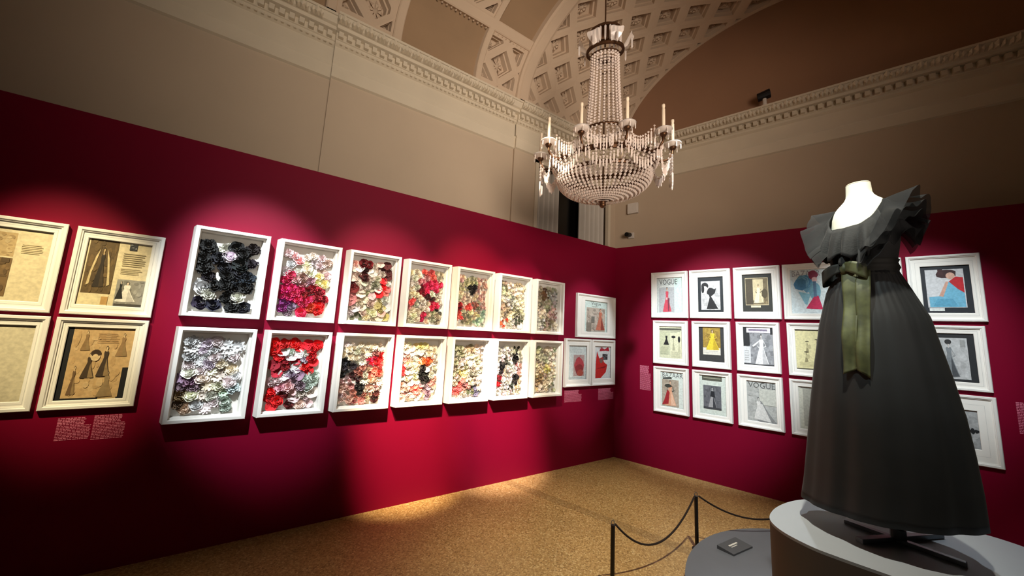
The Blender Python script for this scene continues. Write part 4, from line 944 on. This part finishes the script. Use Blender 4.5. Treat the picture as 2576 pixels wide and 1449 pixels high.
b = MB(); b.add([(p.x, p.y, PZ) for p in outl] + [(p.x, p.y, PZ - .012) for p in outl], [tuple(range(m_))[::-1]] + [(i, (i + 1) % m_, (i + 1) % m_ + m_, i + m_) for i in range(m_)]); b.build('top', M_PLINTH, o)
b = MB(); n = 72; cc = V((-.97, -2.85, 0)); RR = 1.1
b.add([cc + V((RR * math.cos(2 * PI * i / n), RR * math.sin(2 * PI * i / n), .1)) for i in range(n)] + [cc + V((RR * math.cos(2 * PI * i / n), RR * math.sin(2 * PI * i / n), 0)) for i in range(n)],
      [tuple(range(n)), tuple(range(n, 2 * n))[::-1]] + [(i, n + i, n + (i + 1) % n, (i + 1) % n) for i in range(n)])
tag(b.build('platform', M_DISC, None, (-.97, -2.85, 0)), 'low round grey platform under the plinth', 'platform')
# sign on the platform
o = empty('label_sign', (-.92, -1.93, .1), 'small dark grey label lying on the low round platform', 'sign')
c4 = [V((-1.05, -1.865, .125)), V((-1.034, -1.972, .112)), V((-.795, -1.992, .112)), V((-.810, -1.880, .125))]
b = MB(); b.add(c4 + [V((p.x, p.y, .1003)) for p in c4], [(0, 1, 2, 3), (7, 6, 5, 4), (0, 4, 5, 1), (1, 5, 6, 2), (2, 6, 7, 3), (3, 7, 4, 0)]); b.build('plate', M_SIGN, o)
b = MB()
def sg(u, v): return c4[1].lerp(c4[2], u).lerp(c4[0].lerp(c4[3], u), v) + V((0, 0, .0012))
for (u0, u1, v0, v1) in ((.3, .7, .56, .66), (.3, .6, .44, .49)):
    x = u0
    while x < u1: b.add([sg(x, v0), sg(x + .05, v0), sg(x + .05, v1), sg(x, v1)], [(0, 1, 2, 3)]); x += .062
b.build('lettering', M_WHITE, o)

# stanchions and ropes
PHT = .39
POSTS = [(-1.96, -1.675), (-1.02, -1.698), (.0, -2.2)]
PLAB = ['low dark rope post standing in front of the platform, nearest the viewer', 'low dark rope post at the back edge of the round platform', 'low dark rope post behind the plinth']
for (px, py), lab in zip(POSTS, PLAB):
    o = empty('rope_post', (px, py, 0), lab, 'rope post', 'rope barrier posts')
    b = MB(); b.lathe([(.0, 0), (.036, 0), (.036, .006), (.018, .01), (.0135, .012), (.0135, PHT), (.0, PHT)], 14, (px, py, 0)); b.build('post', M_IRON, o)
    b = MB(); b.tube([V((px, py, PHT - .004)) + AX * (.011 * math.cos(t * PI / 8)) + V((0, 0, .034 * math.sin(t * PI / 8))) for t in range(9)], .0022, 6); b.build('eyelet', M_STEEL, o)
for i in range(2):
    p, q = V((*POSTS[i], PHT - .002)), V((*POSTS[i + 1], PHT - .002)); d = (q - p).normalized(); p = p + d * .024; q = q - d * .024
    b = MB(); b.tube([p.lerp(q, t / 24) - V((0, 0, (.222 if i == 0 else .175) * 4 * (t / 24) * (1 - t / 24))) for t in range(25)], .0065, 8)
    tag(b.build('barrier_rope', M_ROPE, None, (p + q) / 2, True), ['dark rope sagging between the two visible posts', 'dark rope running from the back post behind the plinth'][i], 'rope', 'barrier ropes')

# ------------------------------------------------------------------ mannequin and dress
MN = V((-1.4557, -2.8703, PZ)); mv = V((MN.x - CAM.x, MN.y - CAM.y, 0)).normalized(); RT = V((mv.y, -mv.x, 0))
FRONT = math.radians(-32)            # facing: angle from the direction towards the viewer, negative = picture left
def mp(wc, a, bb, ang, z, dc=0.0):   # ang 0 = towards the viewer
    return MN + RT * (wc + a * math.sin(ang)) - mv * (dc + bb * math.cos(ang)) + V((0, 0, z))
TOR = [  # z, centre, half width, half depth
 (1.16, -.029, .09, .078), (1.24, -.029, .094, .08), (1.32, -.030, .108, .096), (1.40, -.028, .118, .104), (1.47, -.027, .117, .10), (1.53, -.026, .112, .09),
 (1.57, -.024, .103, .079), (1.595, -.022, .089, .068), (1.615, -.022, .072, .058), (1.632, -.026, .055, .052), (1.655, -.029, .049, .049), (1.705, -.0295, .0465, .046)]
def tor(z, k):
    return interp([(t[0], t[k]) for t in TOR], z)
mo = empty('mannequin', MN, 'headless cream dress form on a black pole with crossed foot bars', 'mannequin')
b = MB(); nA = 40
zs = [1.16 + (1.705 - 1.16) * j / 34 for j in range(35)]
b.grid(lambda i, j: mp(tor(zs[j], 1), tor(zs[j], 2), tor(zs[j], 3), 2 * PI * i / nA, zs[j]), nA, 35, True)
b.add([mp(tor(1.16, 1), tor(1.16, 2), tor(1.16, 3), 2 * PI * i / nA, 1.16) for i in range(nA)], [tuple(range(nA))[::-1]])
b.build('torso', M_LINEN, mo, smooth=True)
b = MB(); b.grid(lambda i, j: mp(-.0295, [.0465, .047, .044, .0][j], [.046, .0465, .0435, .0][j], 2 * PI * i / nA, [1.705, 1.708, 1.712, 1.714][j]), nA, 4, True); b.build('neck_cap', mat('neck_cap_cloth', rgb(206, 198, 176), .85), mo)
b = MB(); b.tube([MN + V((0, 0, .012)), MN + RT * -.02 + V((0, 0, 1.17))], .0145, 14); b.build('pole', M_BLKPL, mo)
b = MB(); b.lathe([(.0, .02), (.026, .02), (.026, .06), (.016, .064)], 14, MN); b.build('pole_socket', M_BLKPL, mo)
for k, (p, q) in enumerate((((-1.452, -2.69), (-1.45, -3.055)), ((-1.632, -2.78), (-1.194, -2.96)))):
    p, q = V((*p, PZ + .0)), V((*q, PZ + .0)); d = (q - p).normalized(); sd = V((-d.y, d.x, 0))
    b = MB(); b.box(p - sd * .014 + V((0, 0, .001 + .0)), q - p, sd * .028, (0, 0, .017 + .003 * k)); bevel(b.build('foot_bar', M_STEEL, mo), .002)

dr = empty('evening_dress', MN + V((0, 0, .1)), 'long black evening dress with ruffled shoulders and an olive satin sash', 'dress')
def neck_z(a):      # neckline height around the body
    x = abs((a - FRONT + PI) % (2 * PI) - PI)
    return interp([(0, 1.462), (.5, 1.470), (.85, 1.505), (1.15, 1.562), (1.4, 1.598), (1.75, 1.598), (2.1, 1.575), (PI, 1.555)], x)
b = MB(); nA = 72; nZ = 14
def bod(a, v, off=0.006):
    z = 1.225 + (neck_z(a) - 1.225) * v
    return mp(tor(z, 1), tor(z, 2) * 1.03 + off, tor(z, 3) * 1.03 + off, a, z)
b.grid(lambda i, j: bod(2 * PI * i / nA, j / (nZ - 1)), nA, nZ, True); b.build('bodice', M_BLACK, dr, smooth=True)
SKL = [(.085, -.327), (.177, -.312), (.34, -.294), (.547, -.272), (.757, -.246), (.968, -.216), (1.138, -.178), (1.195, -.155), (1.242, -.132)]
SKR = [(.11, .250), (.298, .247), (.434, .239), (.59, .226), (.735, .206), (.87, .184), (1.012, .161), (1.123, .121), (1.19, .097), (1.242, .078)]
b = MB(); nA = 144; nZ = 34
rs_ = random.Random(8); pl = [(rs_.randint(9, 13), rs_.uniform(0, 6), .55), (rs_.randint(17, 23), rs_.uniform(0, 6), .3), (5, 1.0, .5)]
def skirt(i, j):
    a = 2 * PI * i / nA; v = j / (nZ - 1)
    hem = .135 + .04 * math.sin(a) - .01 * math.cos(a)
    z = 1.243 + (hem - 1.243) * v
    L, R_ = interp(SKL, z), interp(SKR, z); wc, hw = (L + R_) / 2, (R_ - L) / 2
    f = 1 + (.018 + .038 * v) * sum(k_[2] * math.sin(k_[0] * a + k_[1] + .6 * v) for k_ in pl) * .55
    f += .02 * math.sin(44 * a) * min(1, v / .05) * max(0, 1 - v / .3)
    return mp(wc, hw * f, (hw * .78 + .01) * f, a, z)
b.grid(skirt, nA, nZ, True)
so = b.build('skirt', M_SKIRT, dr, smooth=True); sm = so.modifiers.new('solid', 'SOLIDIFY'); sm.thickness = .003
# neckline ruffle
def ruffle(name, a0, a1, zt, drop, flare, waves, amp, seed, nU=90, nV=9, top_off=.006):
    r = random.Random(seed); ph = r.uniform(0, 6); b = MB()
    def P(i, j):
        u = i / (nU - 1); v = j / (nV - 1); a = a0 + (a1 - a0) * u
        z0 = zt(a); z = z0 - drop * v * (1 + .10 * math.sin(waves * .7 * u * 2 * PI + ph))
        wv = amp * v * (math.sin(waves * 2 * PI * u + ph) + .4 * math.sin(waves * 3.7 * PI * u + 1))
        zz = max(1.2, min(1.6, z)); off = top_off + flare * v ** .8 + wv
        return mp(tor(zz, 1), tor(zz, 2) * 1.03 + off, tor(zz, 3) * 1.03 + off, a, z)
    b.grid(P, nU, nV); o_ = b.build(name, M_BLACK, dr, smooth=True); s_ = o_.modifiers.new('solid', 'SOLIDIFY'); s_.thickness = .0025; return o_
ruffle('neck_ruffle', FRONT - 1.5, FRONT + 1.05, lambda a: neck_z(a) - .004, .155, .05, 6, .014, 3)
ruffle('under_ruffle', FRONT - 1.4, FRONT + 1.0, lambda a: neck_z(a) - .06, .135, .032, 7, .012, 4)
# fluttering shoulder sleeves: layered fans
def sleeve(side, layers):
    ac = FRONT + side * 1.55
    for k, (reach, z_out, spread, seed) in enumerate(layers):
        b = MB(); r = random.Random(seed); ph = r.uniform(0, 6); nU, nV = 90, 9
        def P(i, j):
            u = i / (nU - 1); v = j / (nV - 1); t = u * 2 - 1
            a = ac + side * t * spread
            z0 = min(1.6, neck_z(a)) - .10 * abs(t) ** 1.5 - .012 * k
            base = mp(tor(z0, 1), tor(z0, 2) * 1.03 + .008, tor(z0, 3) * 1.03 + .008, a, z0)
            dirn = RT * math.sin(a) - mv * math.cos(a)
            wv = .017 * v * math.sin(9 * PI * u + ph) + .009 * v * v * math.sin(23 * PI * u * .7 + ph)
            rise = z_out * math.sin(min(1, v * 1.15) * PI * .5) * (1 - .9 * abs(t)) - .075 * v * v * abs(t)
            return base + dirn * (reach * v * (1 - .35 * abs(t)) + wv * .4) + V((0, 0, rise + wv))
        b.grid(P, nU, nV); b.build('sleeve_ruffle', M_SHEER, dr, smooth=True)
sleeve(-1, [(.135, .0, 1.0, 1), (.12, -.05, 1.1, 2), (.10, -.11, 1.15, 3)])
sleeve(1, [(.125, .0, 1.0, 4), (.11, -.05, 1.1, 5), (.095, -.09, 1.15, 6), (.08, -.16, 1.1, 7)])
# sash band, bow and tails
b = MB(); nA = 72
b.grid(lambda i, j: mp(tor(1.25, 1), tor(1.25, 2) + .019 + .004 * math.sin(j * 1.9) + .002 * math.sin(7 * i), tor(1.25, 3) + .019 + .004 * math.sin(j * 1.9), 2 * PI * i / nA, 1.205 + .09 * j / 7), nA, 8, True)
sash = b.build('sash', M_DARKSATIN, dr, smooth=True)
FD = RT * math.sin(FRONT) - mv * math.cos(FRONT); FS = V((FD.y, -FD.x, 0)) * (1 if V((FD.y, -FD.x, 0)).dot(RT) > 0 else -1)
KN = mp(tor(1.25, 1), tor(1.25, 2) + .02, tor(1.25, 3) + .02, FRONT, 1.25)
b = MB(); b.lathe([(.0, -.03), (.018, -.026), (.024, 0), (.018, .026), (.0, .03)], 14, KN + FD * .012); b.build('bow_knot', M_SATIN, sash, smooth=True)
for sgn, ln, dz in ((-1, .105, -.03), (1, .085, -.012)):
    b = MB(); nU, nV = 22, 6
    def P(i, j):
        t = i / (nU - 1); u = j / (nV - 1) * 2 - 1
        ang = t * 2 * PI; x = ln * .5 * (1 - math.cos(ang)); dd = .028 * math.sin(ang) * (1 if t < .5 else 1)
        wd = .016 + .020 * math.sin(t * PI)
        return KN + FS * (sgn * x) + FD * (.012 + dd) + V((0, 0, dz * x / ln * 1.2 + u * wd + .01 * math.sin(t * 9)))
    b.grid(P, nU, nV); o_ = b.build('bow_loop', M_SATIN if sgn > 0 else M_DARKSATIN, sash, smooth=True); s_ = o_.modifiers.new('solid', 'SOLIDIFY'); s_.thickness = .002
def skirt_out(a, z, off):
    L, R_ = interp(SKL, z), interp(SKR, z); wc, hw = (L + R_) / 2, (R_ - L) / 2
    return mp(wc, hw + off, hw * .78 + .01 + off, a, z)
for (w0, w1, e0_, e1_, zb, seed) in ((-.104, -.054, -.126, -.078, .735, 1), (-.060, -.012, -.082, -.040, .728, 2)):
    b = MB(); nU, nV = 9, 40; r = random.Random(seed); ph = r.uniform(0, 6)
    def P(i, j):
        u = i / (nU - 1); v = j / (nV - 1)
        notch = (.034 * (1 - u) if seed == 2 else .03 * u) * v ** 6
        z = 1.235 + (zb + notch - 1.235) * v
        wx = (w0 + (w1 - w0) * u) * (1 - v) + (e0_ + (e1_ - e0_) * u) * v
        L, R_ = interp(SKL, max(z, .1)), interp(SKR, max(z, .1)); wc, hw = (L + R_) / 2, (R_ - L) / 2
        a = math.asin(max(-.95, min(.95, (wx - wc) / (hw + .014))))
        p = skirt_out(a, z, .016 + .004 * seed + .006 * math.sin(u * PI * 2 + ph) * v + .007 * math.sin(v * 11 + ph))
        return p
    b.grid(P, nU, nV); o_ = b.build('sash_tail', M_SATIN, sash, smooth=True); s_ = o_.modifiers.new('solid', 'SOLIDIFY'); s_.thickness = .002
